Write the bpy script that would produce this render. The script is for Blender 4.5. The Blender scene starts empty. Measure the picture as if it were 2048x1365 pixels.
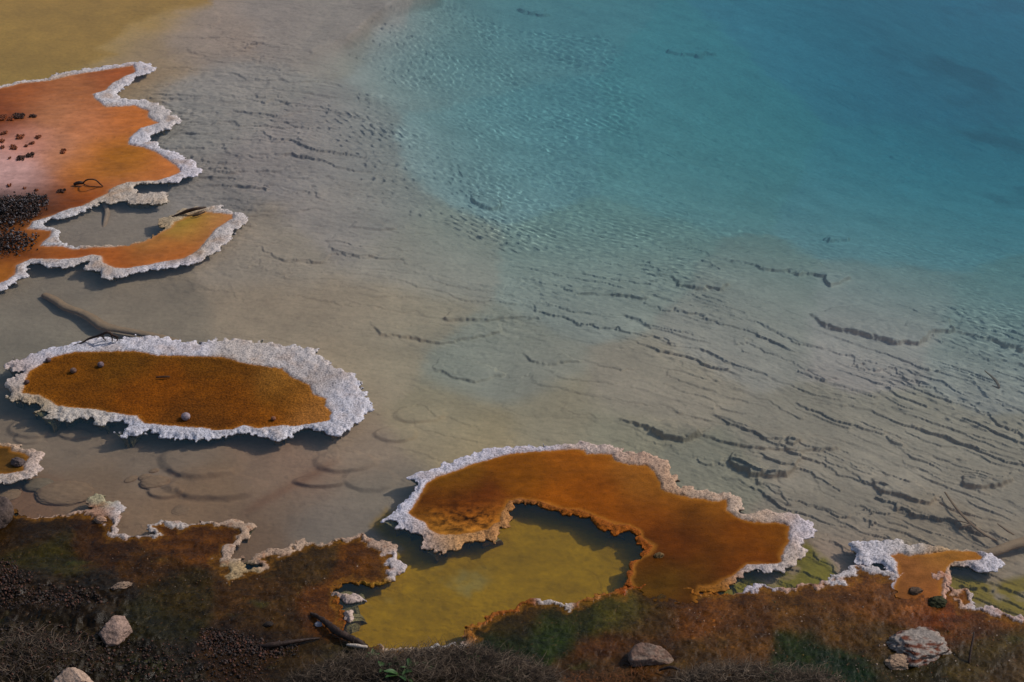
import bpy, bmesh, math, random
import numpy as np
from mathutils import Vector

# ------------------------------------------------------------------ camera, sky, sun, exposure
sc = bpy.context.scene
COL = sc.collection
W, H = 2048.0, 1365.0
CAMH, PITCH, HFOV = 7.5, math.radians(33.0), math.radians(30.0)
FP = (W / 2) / math.tan(HFOV / 2)
cam = bpy.data.objects.new('camera', bpy.data.cameras.new('camera'))
COL.objects.link(cam)
cam.location = (0, 0, CAMH)
cam.rotation_euler = (math.pi / 2 - PITCH, 0, 0)
cam.data.sensor_width = 36
cam.data.lens = 18 / math.tan(HFOV / 2)
cam.data.clip_end = 500
sc.camera = cam

SUN_EL, SUN_AZ = math.radians(42), math.radians(70)
world = bpy.data.worlds.new('World')
sc.world = world
world.use_nodes = True
wn = world.node_tree.nodes
wn.clear()
sky = wn.new('ShaderNodeTexSky')
sky.sky_type = 'NISHITA'
sky.sun_disc = False
sky.sun_elevation = SUN_EL
sky.sun_rotation = SUN_AZ
sky.dust_density = 2.0
bg = wn.new('ShaderNodeBackground')
bg.inputs['Strength'].default_value = 0.12
wo = wn.new('ShaderNodeOutputWorld')
world.node_tree.links.new(sky.outputs[0], bg.inputs[0])
world.node_tree.links.new(bg.outputs[0], wo.inputs[0])

sl = bpy.data.lights.new('sun', 'SUN')
sl.energy = 3.1
sl.cycles.is_caustics_light = True
sl.angle = math.radians(0.6)
sl.color = (1.0, 0.94, 0.87)
sun = bpy.data.objects.new('sun', sl)
COL.objects.link(sun)
sdir = Vector((math.sin(SUN_AZ) * math.cos(SUN_EL), math.cos(SUN_AZ) * math.cos(SUN_EL), math.sin(SUN_EL)))
sun.rotation_euler = sdir.to_track_quat('Z', 'Y').to_euler()

sc.view_settings.view_transform = 'Standard'
sc.view_settings.look = 'None'
sc.view_settings.exposure = -0.32
sc.view_settings.gamma = 1
sc.cycles.use_denoising = True
sc.cycles.max_bounces = 8
sc.cycles.transparent_max_bounces = 16
sc.cycles.volume_bounces = 0
sc.cycles.caustics_reflective = False
sc.cycles.caustics_refractive = True

# ------------------------------------------------------------------ projection between photo pixels and world
FW = np.array([0, math.cos(PITCH), -math.sin(PITCH)])
UP = np.array([0, math.sin(PITCH), math.cos(PITCH)])


def unproj(px, py, z):
    """photo pixel -> world; below the water line the ray bends (index 1.33)"""
    px, py, z = np.broadcast_arrays(np.asarray(px, float), np.asarray(py, float), np.asarray(z, float))
    a = px - W / 2; b = H / 2 - py
    dx = a; dy = FW[1] * FP + UP[1] * b; dz = FW[2] * FP + UP[2] * b
    t = (np.maximum(z, 0) - CAMH) / dz
    x = dx * t; y = dy * t
    hl = np.hypot(dx, dy)
    st = hl / np.sqrt(hl * hl + dz * dz) / 1.33
    sh = np.maximum(-z, 0) * st / np.sqrt(1 - st * st)
    return x + dx / hl * sh, y + dy / hl * sh


def proj(x, y, z):
    x = np.asarray(x, float); y = np.asarray(y, float); z = np.asarray(z, float)
    R = np.hypot(x, y) + 1e-9; d = np.maximum(-z, 0); r = R
    for _ in range(6):
        st = r / np.sqrt(r * r + CAMH * CAMH) / 1.33
        r = R - d * st / np.sqrt(1 - st * st)
    x = x * r / R; y = y * r / R
    zz = np.maximum(z, 0) - CAMH
    d = y * FW[1] + zz * FW[2]
    u = y * UP[1] + zz * UP[2]
    return W / 2 + x / d * FP, H / 2 - u / d * FP


def P(px, py, z=0.0):
    x, y = unproj(px, py, z)
    return Vector((float(x), float(y), float(z)))


# ------------------------------------------------------------------ numpy noise
def _hash(ix, iy, seed):
    h = (ix.astype(np.int64) * 374761393 + iy.astype(np.int64) * 668265263 + seed * 974711) & 0xffffffff
    h = ((h ^ (h >> 13)) * 1274126177) & 0xffffffff
    h = h ^ (h >> 16)
    return (h & 0xffffff).astype(np.float32) / np.float32(0xffffff)


def perlin(x, y, seed=0):
    xi = np.floor(x); yi = np.floor(y)
    fx = (x - xi).astype(np.float32); fy = (y - yi).astype(np.float32)
    u = fx * fx * fx * (fx * (fx * 6 - 15) + 10); v = fy * fy * fy * (fy * (fy * 6 - 15) + 10)
    out = None
    g = []
    for ox, oy in ((0, 0), (1, 0), (0, 1), (1, 1)):
        a = _hash(xi + ox, yi + oy, seed) * np.float32(2 * math.pi)
        g.append(np.cos(a) * (fx - ox) + np.sin(a) * (fy - oy))
    return ((g[0] * (1 - u) + g[1] * u) * (1 - v) + (g[2] * (1 - u) + g[3] * u) * v) * 1.5


def fbm(x, y, seed=0, oc=4, gain=0.5):
    s = 0; a = 1.0; n = 0
    for k in range(oc):
        s = s + a * perlin(x * 2 ** k + 17.3 * k, y * 2 ** k - 9.1 * k, seed + k)
        n += a; a *= gain
    return s / n


def worley(x, y, seed=0):
    xi = np.floor(x); yi = np.floor(y)
    f1 = np.full(x.shape, 9.0, np.float32); f2 = f1.copy()
    cx = np.zeros_like(f1); cy = np.zeros_like(f1); cid = np.zeros_like(f1)
    for ox in (-1, 0, 1):
        for oy in (-1, 0, 1):
            gx = xi + ox; gy = yi + oy
            qx = gx + _hash(gx, gy, seed); qy = gy + _hash(gx, gy, seed + 7)
            d = np.hypot(qx - x, qy - y).astype(np.float32)
            m = d < f1
            f2 = np.where(m, f1, np.minimum(f2, d))
            cx = np.where(m, qx, cx); cy = np.where(m, qy, cy)
            cid = np.where(m, _hash(gx, gy, seed + 31), cid)
            f1 = np.where(m, d, f1)
    return f1, f2, cx, cy, cid


def ss(a, b, x):
    t = np.clip((x - a) / (b - a), 0, 1)
    return t * t * (3 - 2 * t)


def lin(c):
    c = np.asarray(c, float) / 255.0
    return np.where(c <= 0.04045, c / 12.92, ((c + 0.055) / 1.055) ** 2.4)


def regress(pts, px, py, sig):
    """smooth interpolation of scattered values; pts rows: px, py, values..."""
    pts = np.asarray(pts, np.float32)
    n = px.size; nv = pts.shape[1] - 2
    out = np.zeros((n, nv), np.float32)
    p = px.ravel().astype(np.float32); q = py.ravel().astype(np.float32)
    for i in range(0, n, 60000):
        d2 = (p[i:i + 60000, None] - pts[None, :, 0]) ** 2 + ((q[i:i + 60000, None] - pts[None, :, 1]) * 1.5) ** 2
        d2 = d2 - d2.min(1, keepdims=True)
        w = np.exp(-d2 / (2 * sig * sig))
        out[i:i + 60000] = w @ pts[:, 2:] / w.sum(1, keepdims=True)
    return out


def colour_pts(rows, k=1.25, sat=1.0):
    r = []
    for a in rows:
        c = lin(a[2:5]) * k
        r.append([a[0], a[1]] + list(c))
    return r


def poly_sdf(poly, x, y):
    """signed distance, positive inside"""
    poly = np.asarray(poly, np.float32)
    a = poly; b = np.roll(poly, -1, 0)
    shp = x.shape
    X = x.ravel().astype(np.float32); Y = y.ravel().astype(np.float32)
    out = np.zeros(X.size, np.float32)
    for i in range(0, X.size, 40000):
        qx = X[i:i + 40000, None]; qy = Y[i:i + 40000, None]
        ex = (b[:, 0] - a[:, 0])[None]; ey = (b[:, 1] - a[:, 1])[None]
        wx = qx - a[None, :, 0]; wy = qy - a[None, :, 1]
        t = np.clip((wx * ex + wy * ey) / (ex * ex + ey * ey + 1e-12), 0, 1)
        d = ((wx - ex * t) ** 2 + (wy - ey * t) ** 2).min(1)
        c = (a[None, :, 1] <= qy) != (b[None, :, 1] <= qy)
        xx = a[None, :, 0] + (qy - a[None, :, 1]) * ex / np.where(np.abs(ey) < 1e-9, 1e-9, ey)
        ins = (np.sum(c & (qx < xx), 1) % 2) == 1
        out[i:i + 40000] = np.where(ins, 1, -1) * np.sqrt(d)
    return out.reshape(shp)


def wpoly(pts, z=0.0):
    p = np.asarray(pts, float)
    x, y = unproj(p[:, 0], p[:, 1], z)
    return np.stack([x, y], 1)


# ------------------------------------------------------------------ mesh helpers
def new_mesh(name, V, F, mat=None, parent=None, col=None, smooth=True, attrs=None, uniform=None):
    """F: (M,k) int array with k=3 or 4, or a list of such arrays"""
    Fs = F if isinstance(F, list) else [F]
    me = bpy.data.meshes.new(name)
    V = np.asarray(V, np.float32)
    me.vertices.add(len(V)); me.vertices.foreach_set('co', V.ravel())
    nl = sum(f.size for f in Fs); npoly = sum(len(f) for f in Fs)
    me.loops.add(nl); me.polygons.add(npoly)
    me.loops.foreach_set('vertex_index', np.concatenate([f.ravel() for f in Fs]).astype(np.int32))
    st = []; c = 0
    for f in Fs:
        st.append(c + np.arange(len(f)) * f.shape[1]); c += f.size
    me.polygons.foreach_set('loop_start', np.concatenate(st).astype(np.int32))
    me.polygons.foreach_set('use_smooth', np.full(npoly, smooth))
    if col is not None:
        at = me.attributes.new('Col', 'FLOAT_COLOR', 'POINT')
        c4 = np.ones((len(V), 4), np.float32); c4[:, :3] = col
        at.data.foreach_set('color', c4.ravel())
    for k, v in (attrs or {}).items():
        at = me.attributes.new(k, 'FLOAT', 'POINT')
        at.data.foreach_set('value', np.asarray(v, np.float32))
    me.update(calc_edges=True)
    me.validate()
    o = bpy.data.objects.new(name, me)
    COL.objects.link(o)
    if mat: me.materials.append(mat)
    if parent: o.parent = parent
    if mat is not M_WATER: o.cycles.is_caustics_receiver = True
    return o


def tag(o, label=None, cat=None, group=None, kind=None):
    if label: o['label'] = label
    if cat: o['category'] = cat
    if group: o['group'] = group
    if kind: o['kind'] = kind
    return o


def empty(name, loc=(0, 0, 0)):
    o = bpy.data.objects.new(name, None)
    o.location = loc
    o.empty_display_size = 0.1
    COL.objects.link(o)
    return o


def compact(V, F, extra):
    used = np.zeros(len(V), bool)
    for f in F: used[f.ravel()] = True
    mp = np.cumsum(used) - 1
    return V[used], [mp[f] for f in F], [e[used] for e in extra]


# ------------------------------------------------------------------ materials
def nd(nt, t, **kw):
    n = nt.nodes.new(t)
    for k, v in kw.items():
        if k in n.inputs.keys() if isinstance(k, str) and hasattr(n, 'inputs') else False:
            n.inputs[k].default_value = v
        else:
            setattr(n, k, v)
    return n


def surf(name, rough=0.6, spec=0.3, fine=120, fine_amt=0.35, mid=14, mid_amt=0.25, bump=0.004, bump_scale=90,
         pits=0.0, flat=None, rough_var=0.0, coat=0.0, bump2=0.0, bump2_scale=400):
    m = bpy.data.materials.new(name)
    m.use_nodes = True
    nt = m.node_tree; L = nt.links; nt.nodes.clear()
    out = nt.nodes.new('ShaderNodeOutputMaterial')
    b = nt.nodes.new('ShaderNodeBsdfPrincipled')
    L.new(b.outputs[0], out.inputs[0])
    geo = nt.nodes.new('ShaderNodeNewGeometry')
    if flat is None:
        at = nt.nodes.new('ShaderNodeAttribute'); at.attribute_name = 'Col'
        csock = at.outputs['Color']
    else:
        rgb = nt.nodes.new('ShaderNodeRGB'); rgb.outputs[0].default_value = (*flat, 1)
        csock = rgb.outputs[0]

    def noise(scale, det=3, rgh=0.6):
        n = nt.nodes.new('ShaderNodeTexNoise'); n.inputs['Scale'].default_value = scale
        n.inputs['Detail'].default_value = det; n.inputs['Roughness'].default_value = rgh
        L.new(geo.outputs['Position'], n.inputs['Vector'])
        return n

    def mul(cs, ns, amt, lo=0.3, hi=0.7):
        r = nt.nodes.new('ShaderNodeMapRange')
        r.inputs[1].default_value = lo; r.inputs[2].default_value = hi
        r.inputs[3].default_value = 1 - amt; r.inputs[4].default_value = 1 + amt
        L.new(ns, r.inputs[0])
        v = nt.nodes.new('ShaderNodeVectorMath'); v.operation = 'SCALE'
        L.new(cs, v.inputs[0]); L.new(r.outputs[0], v.inputs['Scale'])
        return v.outputs[0]
    n1 = noise(fine, 2); n2 = noise(mid, 4)
    c = mul(csock, n1.outputs['Fac'], fine_amt)
    c = mul(c, n2.outputs['Fac'], mid_amt)
    if pits > 0:
        n3 = noise(fine * 0.8, 2, 0.7)
        r = nt.nodes.new('ShaderNodeMapRange')
        r.inputs[1].default_value = 0.40; r.inputs[2].default_value = 0.52
        r.inputs[3].default_value = 1 - pits; r.inputs[4].default_value = 1
        L.new(n3.outputs['Fac'], r.inputs[0])
        v = nt.nodes.new('ShaderNodeVectorMath'); v.operation = 'SCALE'
        L.new(c, v.inputs[0]); L.new(r.outputs[0], v.inputs['Scale'])
        c = v.outputs[0]
    L.new(c, b.inputs['Base Color'])
    b.inputs['Roughness'].default_value = rough
    if rough_var:
        r = nt.nodes.new('ShaderNodeMapRange')
        r.inputs[1].default_value = 0.35; r.inputs[2].default_value = 0.65
        r.inputs[3].default_value = rough - rough_var; r.inputs[4].default_value = rough + rough_var
        L.new(noise(mid * 2, 3).outputs['Fac'], r.inputs[0]); L.new(r.outputs[0], b.inputs['Roughness'])
    b.inputs['Specular IOR Level'].default_value = spec
    b.inputs['Coat Weight'].default_value = coat
    b.inputs['Coat Roughness'].default_value = 0.15
    bp = nt.nodes.new('ShaderNodeBump'); bp.inputs['Distance'].default_value = bump
    bp.inputs['Strength'].default_value = 1.0
    L.new(noise(bump_scale, 4, 0.65).outputs['Fac'], bp.inputs['Height'])
    nrm = bp.outputs[0]
    if bump2:
        b2 = nt.nodes.new('ShaderNodeBump'); b2.inputs['Distance'].default_value = bump2
        L.new(noise(bump2_scale, 2, 0.6).outputs['Fac'], b2.inputs['Height'])
        L.new(nrm, b2.inputs['Normal']); nrm = b2.outputs[0]
    L.new(nrm, b.inputs['Normal'])
    return m


M_WATER = None
M_BED = surf('sinter_bed', rough=0.9, spec=0.05, fine=30, fine_amt=0.07, mid=4, mid_amt=0.10, bump=0.007, bump_scale=22)
M_CRUST = surf('white_crust', rough=0.85, spec=0.15, fine=110, fine_amt=0.2, mid=16, mid_amt=0.14, bump=0.006,
               bump_scale=75, pits=0.5)
M_MAT = surf('orange_mat', rough=0.45, spec=0.06, fine=110, fine_amt=0.13, mid=6, mid_amt=0.20, bump=0.003,
             bump_scale=90)
M_FILM = surf('filmed_mat', rough=0.4, spec=0.12, fine=130, fine_amt=0.10, mid=5, mid_amt=0.10, bump=0.0012,
              bump_scale=60)
M_GRAIN = surf('grainy_mat', rough=0.8, spec=0.08, fine=75, fine_amt=0.42, mid=8, mid_amt=0.2, bump=0.009,
               bump_scale=75)
M_BANK = surf('wet_bank_mat', rough=0.36, spec=0.14, fine=90, fine_amt=0.45, mid=9, mid_amt=0.4, bump=0.005,
              bump_scale=48, rough_var=0.18, bump2=0.002, bump2_scale=150)
M_ROCK = surf('stone', rough=0.85, spec=0.2, fine=70, fine_amt=0.35, mid=14, mid_amt=0.3, bump=0.012, bump_scale=40)
M_WOOD = surf('dark_wet_wood', rough=0.6, spec=0.3, fine=120, fine_amt=0.4, mid=25, mid_amt=0.3, bump=0.005,
              bump_scale=70, flat=(0.035, 0.018, 0.012))
M_PALEWOOD = surf('bleached_wood', rough=0.7, spec=0.2, fine=120, fine_amt=0.3, mid=25, mid_amt=0.2, bump=0.003,
                  bump_scale=70, flat=(0.55, 0.46, 0.38))
M_LEAF = surf('green_leaf', rough=0.5, spec=0.3, fine=60, fine_amt=0.3, mid=12, mid_amt=0.3, bump=0.001,
              bump_scale=40, flat=(0.035, 0.085, 0.018))
M_STRAW = surf('dry_straw', rough=0.8, spec=0.15, fine=30, fine_amt=0.5, mid=6, mid_amt=0.3, bump=0.001, bump_scale=40)
M_SOIL = surf('dark_grit', rough=0.75, spec=0.3, fine=80, fine_amt=0.5, mid=20, mid_amt=0.3, bump=0.006,
              bump_scale=60, rough_var=0.2)


def water_mat():
    m = bpy.data.materials.new('spring_water'); m.use_nodes = True
    nt = m.node_tree; L = nt.links; nt.nodes.clear()
    out = nt.nodes.new('ShaderNodeOutputMaterial')
    re = nt.nodes.new('ShaderNodeBsdfRefraction'); re.inputs['Roughness'].default_value = 0; re.inputs['IOR'].default_value = 1.33
    gl = nt.nodes.new('ShaderNodeBsdfGlossy'); gl.inputs['Roughness'].default_value = 0.05
    fr = nt.nodes.new('ShaderNodeFresnel'); fr.inputs['IOR'].default_value = 1.33
    tint = nt.nodes.new('ShaderNodeAttribute'); tint.attribute_name = 'Col'
    L.new(tint.outputs['Color'], re.inputs['Color'])
    milk = nt.nodes.new('ShaderNodeAttribute'); milk.attribute_name = 'milk'
    df = nt.nodes.new('ShaderNodeBsdfDiffuse'); df.inputs['Color'].default_value = (0.055, 0.24, 0.36, 1)
    m1 = nt.nodes.new('ShaderNodeMixShader'); m2 = nt.nodes.new('ShaderNodeMixShader')
    L.new(milk.outputs['Fac'], m1.inputs[0]); L.new(re.outputs[0], m1.inputs[1]); L.new(df.outputs[0], m1.inputs[2])
    L.new(fr.outputs[0], m2.inputs[0]); L.new(m1.outputs[0], m2.inputs[1]); L.new(gl.outputs[0], m2.inputs[2])
    L.new(m2.outputs[0], out.inputs[0])
    return m


M_WATER = None
M_WATER = water_mat()

# ------------------------------------------------------------------ outlines traced on the water plane
TERR = [(-300,200),(0,174),(38,165),(97,159),(102,151),(152,143),(219,133),(269,127),(282,124),(300,130),(311,140),(302,147),(269,156),(262,168),(244,178),(234,187),(234,194),(243,199),(264,201),(295,202),(319,211),(330,220),(339,220),(341,230),(353,235),(361,243),(351,252),(338,259),(315,266),(300,273),(300,283),(318,288),(315,300),(338,302),(356,310),(369,319),(386,325),(397,337),(402,347),(391,353),(366,356),(356,366),(341,368),(315,367),(269,372),(268,377),(273,387),(292,389),(315,387),(328,386),(339,394),(338,403),(323,410),(302,408),(274,410),(264,408),(252,403),(229,406),(221,408),(206,405),(188,413),(175,419),(152,429),(127,440),(102,441),(88,449),(89,457),(109,460),(123,466),(121,480),(124,488),(145,497),(178,493),(216,495),(240,493),(259,491),(285,485),(300,477),(320,466),(338,457),(323,454),(315,439),(338,435),(351,431),(361,422),(376,418),(407,416),(441,412),(442,417),(465,426),(501,431),(494,441),(490,450),(470,459),(461,477),(452,487),(437,502),(407,516),(399,524),(368,532),(330,538),(292,543),(259,552),(229,558),(201,556),(198,546),(168,542),(175,533),(187,523),(180,523),(152,530),(127,537),(91,534),(76,528),(51,532),(52,543),(55,556),(38,563),(20,571),(13,580),(0,581),(-300,600)]
TERR_IN = [(-320,215),(0,179),(41,169),(102,163),(152,151),(229,139),(267,133),(272,146),(249,156),(224,169),(211,183),(186,190),(193,202),(213,216),(241,215),(269,213),(297,224),(297,237),(316,248),(280,260),(259,278),(257,291),(290,297),(315,307),(340,325),(358,337),(361,347),(340,356),(318,363),(285,365),(254,367),(234,375),(219,381),(216,389),(193,400),(163,415),(142,419),(122,426),(102,435),(66,445),(56,459),(102,464),(102,475),(84,487),(81,494),(127,495),(147,501),(178,498),(219,496),(250,494),(290,486),(325,465),(341,458),(350,447),(381,432),(412,426),(465,431),(465,440),(432,459),(414,482),(394,505),(368,519),(330,525),(292,533),(254,539),(229,538),(207,528),(203,515),(188,512),(152,519),(122,521),(63,520),(33,533),(30,551),(15,563),(0,569),(-320,585)]
ISL = [(6,732),(25,723),(53,717),(66,708),(94,700),(137,693),(170,683),(192,678),(244,680),(274,674),(313,675),(358,682),(399,688),(434,681),(501,682),(530,687),(569,693),(606,695),(632,701),(636,709),(665,734),(681,740),(706,749),(720,773),(732,791),(732,802),(744,812),(737,830),(728,841),(704,850),(700,861),(673,873),(653,869),(634,867),(614,859),(595,865),(581,875),(555,884),(540,882),(532,873),(497,867),(473,872),(438,877),(380,882),(333,878),(317,870),(301,861),(274,874),(254,876),(237,868),(256,859),(264,849),(225,841),(207,850),(188,849),(193,840),(196,834),(166,838),(133,844),(117,838),(86,839),(98,831),(117,824),(82,825),(70,827),(84,816),(74,806),(37,803),(21,802),(20,789),(6,781),(8,767),(27,760),(45,746),(21,741)]
ISL_IN = [(45,791),(49,773),(57,749),(78,736),(108,718),(153,708),(215,707),(274,706),(313,715),(399,717),(448,718),(481,729),(522,736),(565,742),(581,757),(620,775),(628,794),(653,802),(650,816),(663,830),(659,845),(628,851),(585,857),(565,855),(516,861),(487,855),(464,864),(424,865),(409,861),(333,855),(289,851),(274,837),(225,830),(196,824),(147,820),(117,816),(94,802),(78,794)]
ARCH = [(766,1043),(779,1032),(795,1021),(793,1015),(815,1002),(826,986),(830,967),(818,957),(834,946),(872,940),(894,927),(927,916),(960,907),(988,895),(1025,895),(1047,894),(1065,895),(1113,891),(1146,891),(1168,884),(1194,890),(1227,893),(1252,906),(1287,907),(1309,915),(1335,925),(1344,945),(1355,962),(1353,975),(1372,975),(1407,984),(1451,986),(1480,995),(1482,1008),(1485,1017),(1478,1027),(1495,1027),(1517,1021),(1548,1026),(1571,1031),(1589,1030),(1606,1038),(1620,1048),(1630,1065),(1620,1076),(1602,1079),(1609,1090),(1612,1107),(1602,1119),(1590,1129),(1569,1142),(1545,1142),(1530,1146),(1518,1142),(1502,1142),(1487,1152),(1459,1168),(1451,1179),(1438,1188),(1399,1185),(1390,1205),(1330,1212),(1275,1185),(1254,1168),(1256,1142),(1254,1125),(1282,1117),(1293,1101),(1273,1087),(1273,1069),(1254,1061),(1229,1071),(1218,1061),(1190,1059),(1192,1041),(1188,1042),(1157,1030),(1124,1029),(1080,1013),(1047,1006),(1025,1010),(1025,1019),(1014,1032),(1023,1043),(1014,1054),(1001,1057),(1001,1068),(988,1085),(977,1079),(971,1072),(964,1085),(951,1086),(935,1081),(927,1085),(924,1096),(898,1103),(876,1105),(865,1098),(837,1103),(845,1092),(856,1081),(843,1076),(850,1068),(828,1065),(817,1061),(795,1057),(799,1048),(782,1043)]
ARCH_IN = [(834,1004),(845,984),(854,969),(876,956),(916,942),(951,929),(993,918),(1023,910),(1069,906),(1113,903),(1157,901),(1168,903),(1175,910),(1223,912),(1230,924),(1258,932),(1293,934),(1309,947),(1320,967),(1322,980),(1337,988),(1374,997),(1407,1000),(1425,1006),(1454,1002),(1454,1024),(1473,1037),(1506,1048),(1548,1048),(1557,1048),(1579,1055),(1577,1074),(1578,1085),(1571,1097),(1563,1115),(1563,1127),(1551,1131),(1495,1132),(1467,1152),(1444,1166),(1428,1176),(1399,1176),(1390,1225),(1330,1232),(1275,1200),(1262,1165),(1266,1145),(1268,1128),(1296,1112),(1306,1095),(1284,1078),(1280,1064),(1258,1053),(1230,1052),(1205,1040),(1160,1022),(1124,1021),(1080,1005),(1040,1000),(1018,1004),(1008,1020),(1000,1035),(1000,1045),(985,1052),(975,1062),(950,1068),(920,1072),(880,1072),(858,1062),(850,1048),(832,1040),(815,1030)]
LEFTS = [(-150,884),(0,890),(37,890),(39,898),(70,903),(90,908),(83,920),(75,929),(81,940),(72,951),(44,962),(13,968),(0,967),(-150,975)]
LEFTS_IN = [(-150,896),(22,896),(24,905),(50,910),(60,918),(45,935),(48,945),(10,952),(-150,957)]
FISH = [(1697,1089),(1712,1086),(1736,1084),(1765,1084),(1789,1079),(1820,1090),(1843,1088),(1859,1094),(1902,1099),(1951,1104),(1988,1111),(2006,1125),(2002,1139),(1980,1143),(1961,1147),(1941,1139),(1926,1135),(1910,1131),(1902,1134),(1899,1146),(1898,1176),(1890,1200),(1800,1205),(1786,1175),(1780,1150),(1772,1142),(1762,1126),(1741,1131),(1727,1133),(1711,1127),(1714,1115),(1706,1103)]
FISH_IN = [(1781,1115),(1798,1111),(1820,1115),(1859,1111),(1902,1104),(1951,1107),(1965,1117),(1958,1123),(1908,1127),(1896,1133),(1889,1148),(1883,1176),(1885,1220),(1790,1220),(1786,1175),(1796,1150),(1792,1127)]
BANK = [(-500,1024),(0,1024),(28,1022),(44,1032),(55,1039),(83,1038),(132,1031),(154,1024),(191,1022),(176,1013),(180,997),(193,988),(209,993),(211,1006),(233,1007),(252,1017),(239,1026),(237,1033),(236,1059),(231,1070),(246,1071),(285,1075),(305,1070),(294,1061),(301,1049),(325,1040),(360,1043),(373,1051),(395,1049),(428,1044),(472,1043),(494,1048),(512,1056),(499,1067),(496,1078),(472,1100),(457,1111),(466,1118),(483,1120),(486,1133),(492,1142),(505,1138),(521,1133),(499,1124),(512,1112),(536,1100),(569,1098),(593,1085),(609,1080),(620,1087),(637,1090),(663,1088),(672,1080),(710,1074),(725,1070),(749,1078),(760,1085),(786,1089),(795,1104),(810,1136),(802,1146),(778,1168),(742,1173),(716,1167),(702,1164),(681,1174),(668,1186),(672,1192),(678,1205),(683,1217),(688,1232),(689,1244),(681,1252),(693,1268),(712,1282),(742,1293),(770,1299),(800,1301),(819,1301),(874,1292),(894,1293),(917,1291),(935,1284),(933,1270),(937,1254),(962,1246),(985,1233),(991,1225),(1024,1219),(1042,1207),(1064,1200),(1077,1201),(1144,1212),(1163,1205),(1198,1191),(1212,1188),(1239,1184),(1256,1172),(1290,1172),(1360,1172),(1399,1187),(1438,1190),(1453,1191),(1493,1180),(1518,1170),(1545,1177),(1575,1179),(1612,1167),(1631,1171),(1663,1156),(1686,1146),(1702,1134),(1720,1133),(1740,1135),(1760,1142),(1783,1146),(1800,1150),(1880,1150),(1896,1150),(1900,1176),(1914,1182),(1931,1178),(1959,1191),(1942,1196),(1945,1207),(1926,1216),(1961,1215),(1984,1219),(2010,1229),(2047,1238),(2600,1330),(2600,1900),(-700,1900)]
ISLET_A = [(667,1190),(693,1191),(706,1187),(720,1192),(732,1203),(716,1205),(693,1209),(685,1205),(679,1196)]
ISLET_B = [(687,1226),(704,1225),(707,1240),(699,1245),(693,1237)]

# ------------------------------------------------------------------ bed of the spring
DEPTH = [(-100,80,.10),(100,80,.09),(300,60,.10),(450,300,.13),(500,100,.11),(600,450,.18),(100,620,.16),(-100,700,.16),(300,640,.16),(300,950,.12),(600,950,.14),(100,900,.16),(-50,1000,.12),(700,600,.2),(850,720,.34),(980,800,.3),(700,980,.15),(700,850,.16),(1100,780,.22),(1300,850,.22),(1500,800,.24),(1700,800,.26),(1900,800,.3),(2100,800,.35),(1700,1000,.18),(1950,1000,.18),(1200,650,.3),(1000,560,.4),(1500,600,.45),(1700,600,.6),(1900,620,.75),(2048,680,.7),(2200,650,1.0),(900,400,.6),(1100,500,.65),(1300,480,.9),(1600,480,1.2),(1900,520,1.5),(2150,500,2),(760,300,.35),(650,170,.22),(760,150,.6),(900,150,1.0),(900,280,.75),(1100,250,1.4),(1300,300,1.6),(1500,300,2.0),(1700,300,2.5),(1950,300,3.2),(1200,80,1.6),(1500,80,2.5),(1700,60,3.1),(1950,100,4.4),(2048,30,5.0),(900,30,1.0),(700,20,.2),(1000,-100,1.6),(1100,1150,.14),(900,1230,.13),(1240,1090,.14),(870,1170,.14),(790,1080,.16),(1100,1050,.13),(220,450,.10),(150,470,.09),(300,440,.12),(500,-60,.12),(1600,1150,.12),(2000,1180,.12),(400,780,.2),(1200,1000,.2),(300,500,.12),(200,300,.3)]
_dp = np.array(DEPTH, float)
_dx, _dy = unproj(_dp[:, 0], _dp[:, 1], -_dp[:, 2])


def tps_fit(x, y, v, reg=0.05):
    n = len(x)
    r2 = (x[:, None] - x[None]) ** 2 + (y[:, None] - y[None]) ** 2
    K = 0.5 * r2 * np.log(r2 + 1e-9) + reg * np.eye(n)
    Pm = np.stack([np.ones(n), x, y], 1)
    A = np.block([[K, Pm], [Pm.T, np.zeros((3, 3))]])
    return np.linalg.solve(A, np.concatenate([v, np.zeros(3)]))


_tw = tps_fit(_dx, _dy, np.log(_dp[:, 2]))


def depth_at(X, Y):
    x = X.ravel(); y = Y.ravel(); o = np.zeros(x.size)
    for i in range(0, x.size, 60000):
        a = x[i:i + 60000]; b = y[i:i + 60000]
        r2 = (a[:, None] - _dx[None]) ** 2 + (b[:, None] - _dy[None]) ** 2
        o[i:i + 60000] = (0.5 * r2 * np.log(r2 + 1e-9)) @ _tw[:-3] + _tw[-3] + _tw[-2] * a + _tw[-1] * b
    return np.clip(np.exp(np.clip(o, -3, 1.9)), 0.07, 6).reshape(X.shape)


def vcoord(X, Y):
    t = np.clip((X + 1.2) / 3.0, 0, 1)
    return Y + 0.08 * X + 0.62 * 3.0 * t * t / 2 + 0.62 * np.maximum(X - 1.8, 0)


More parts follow.
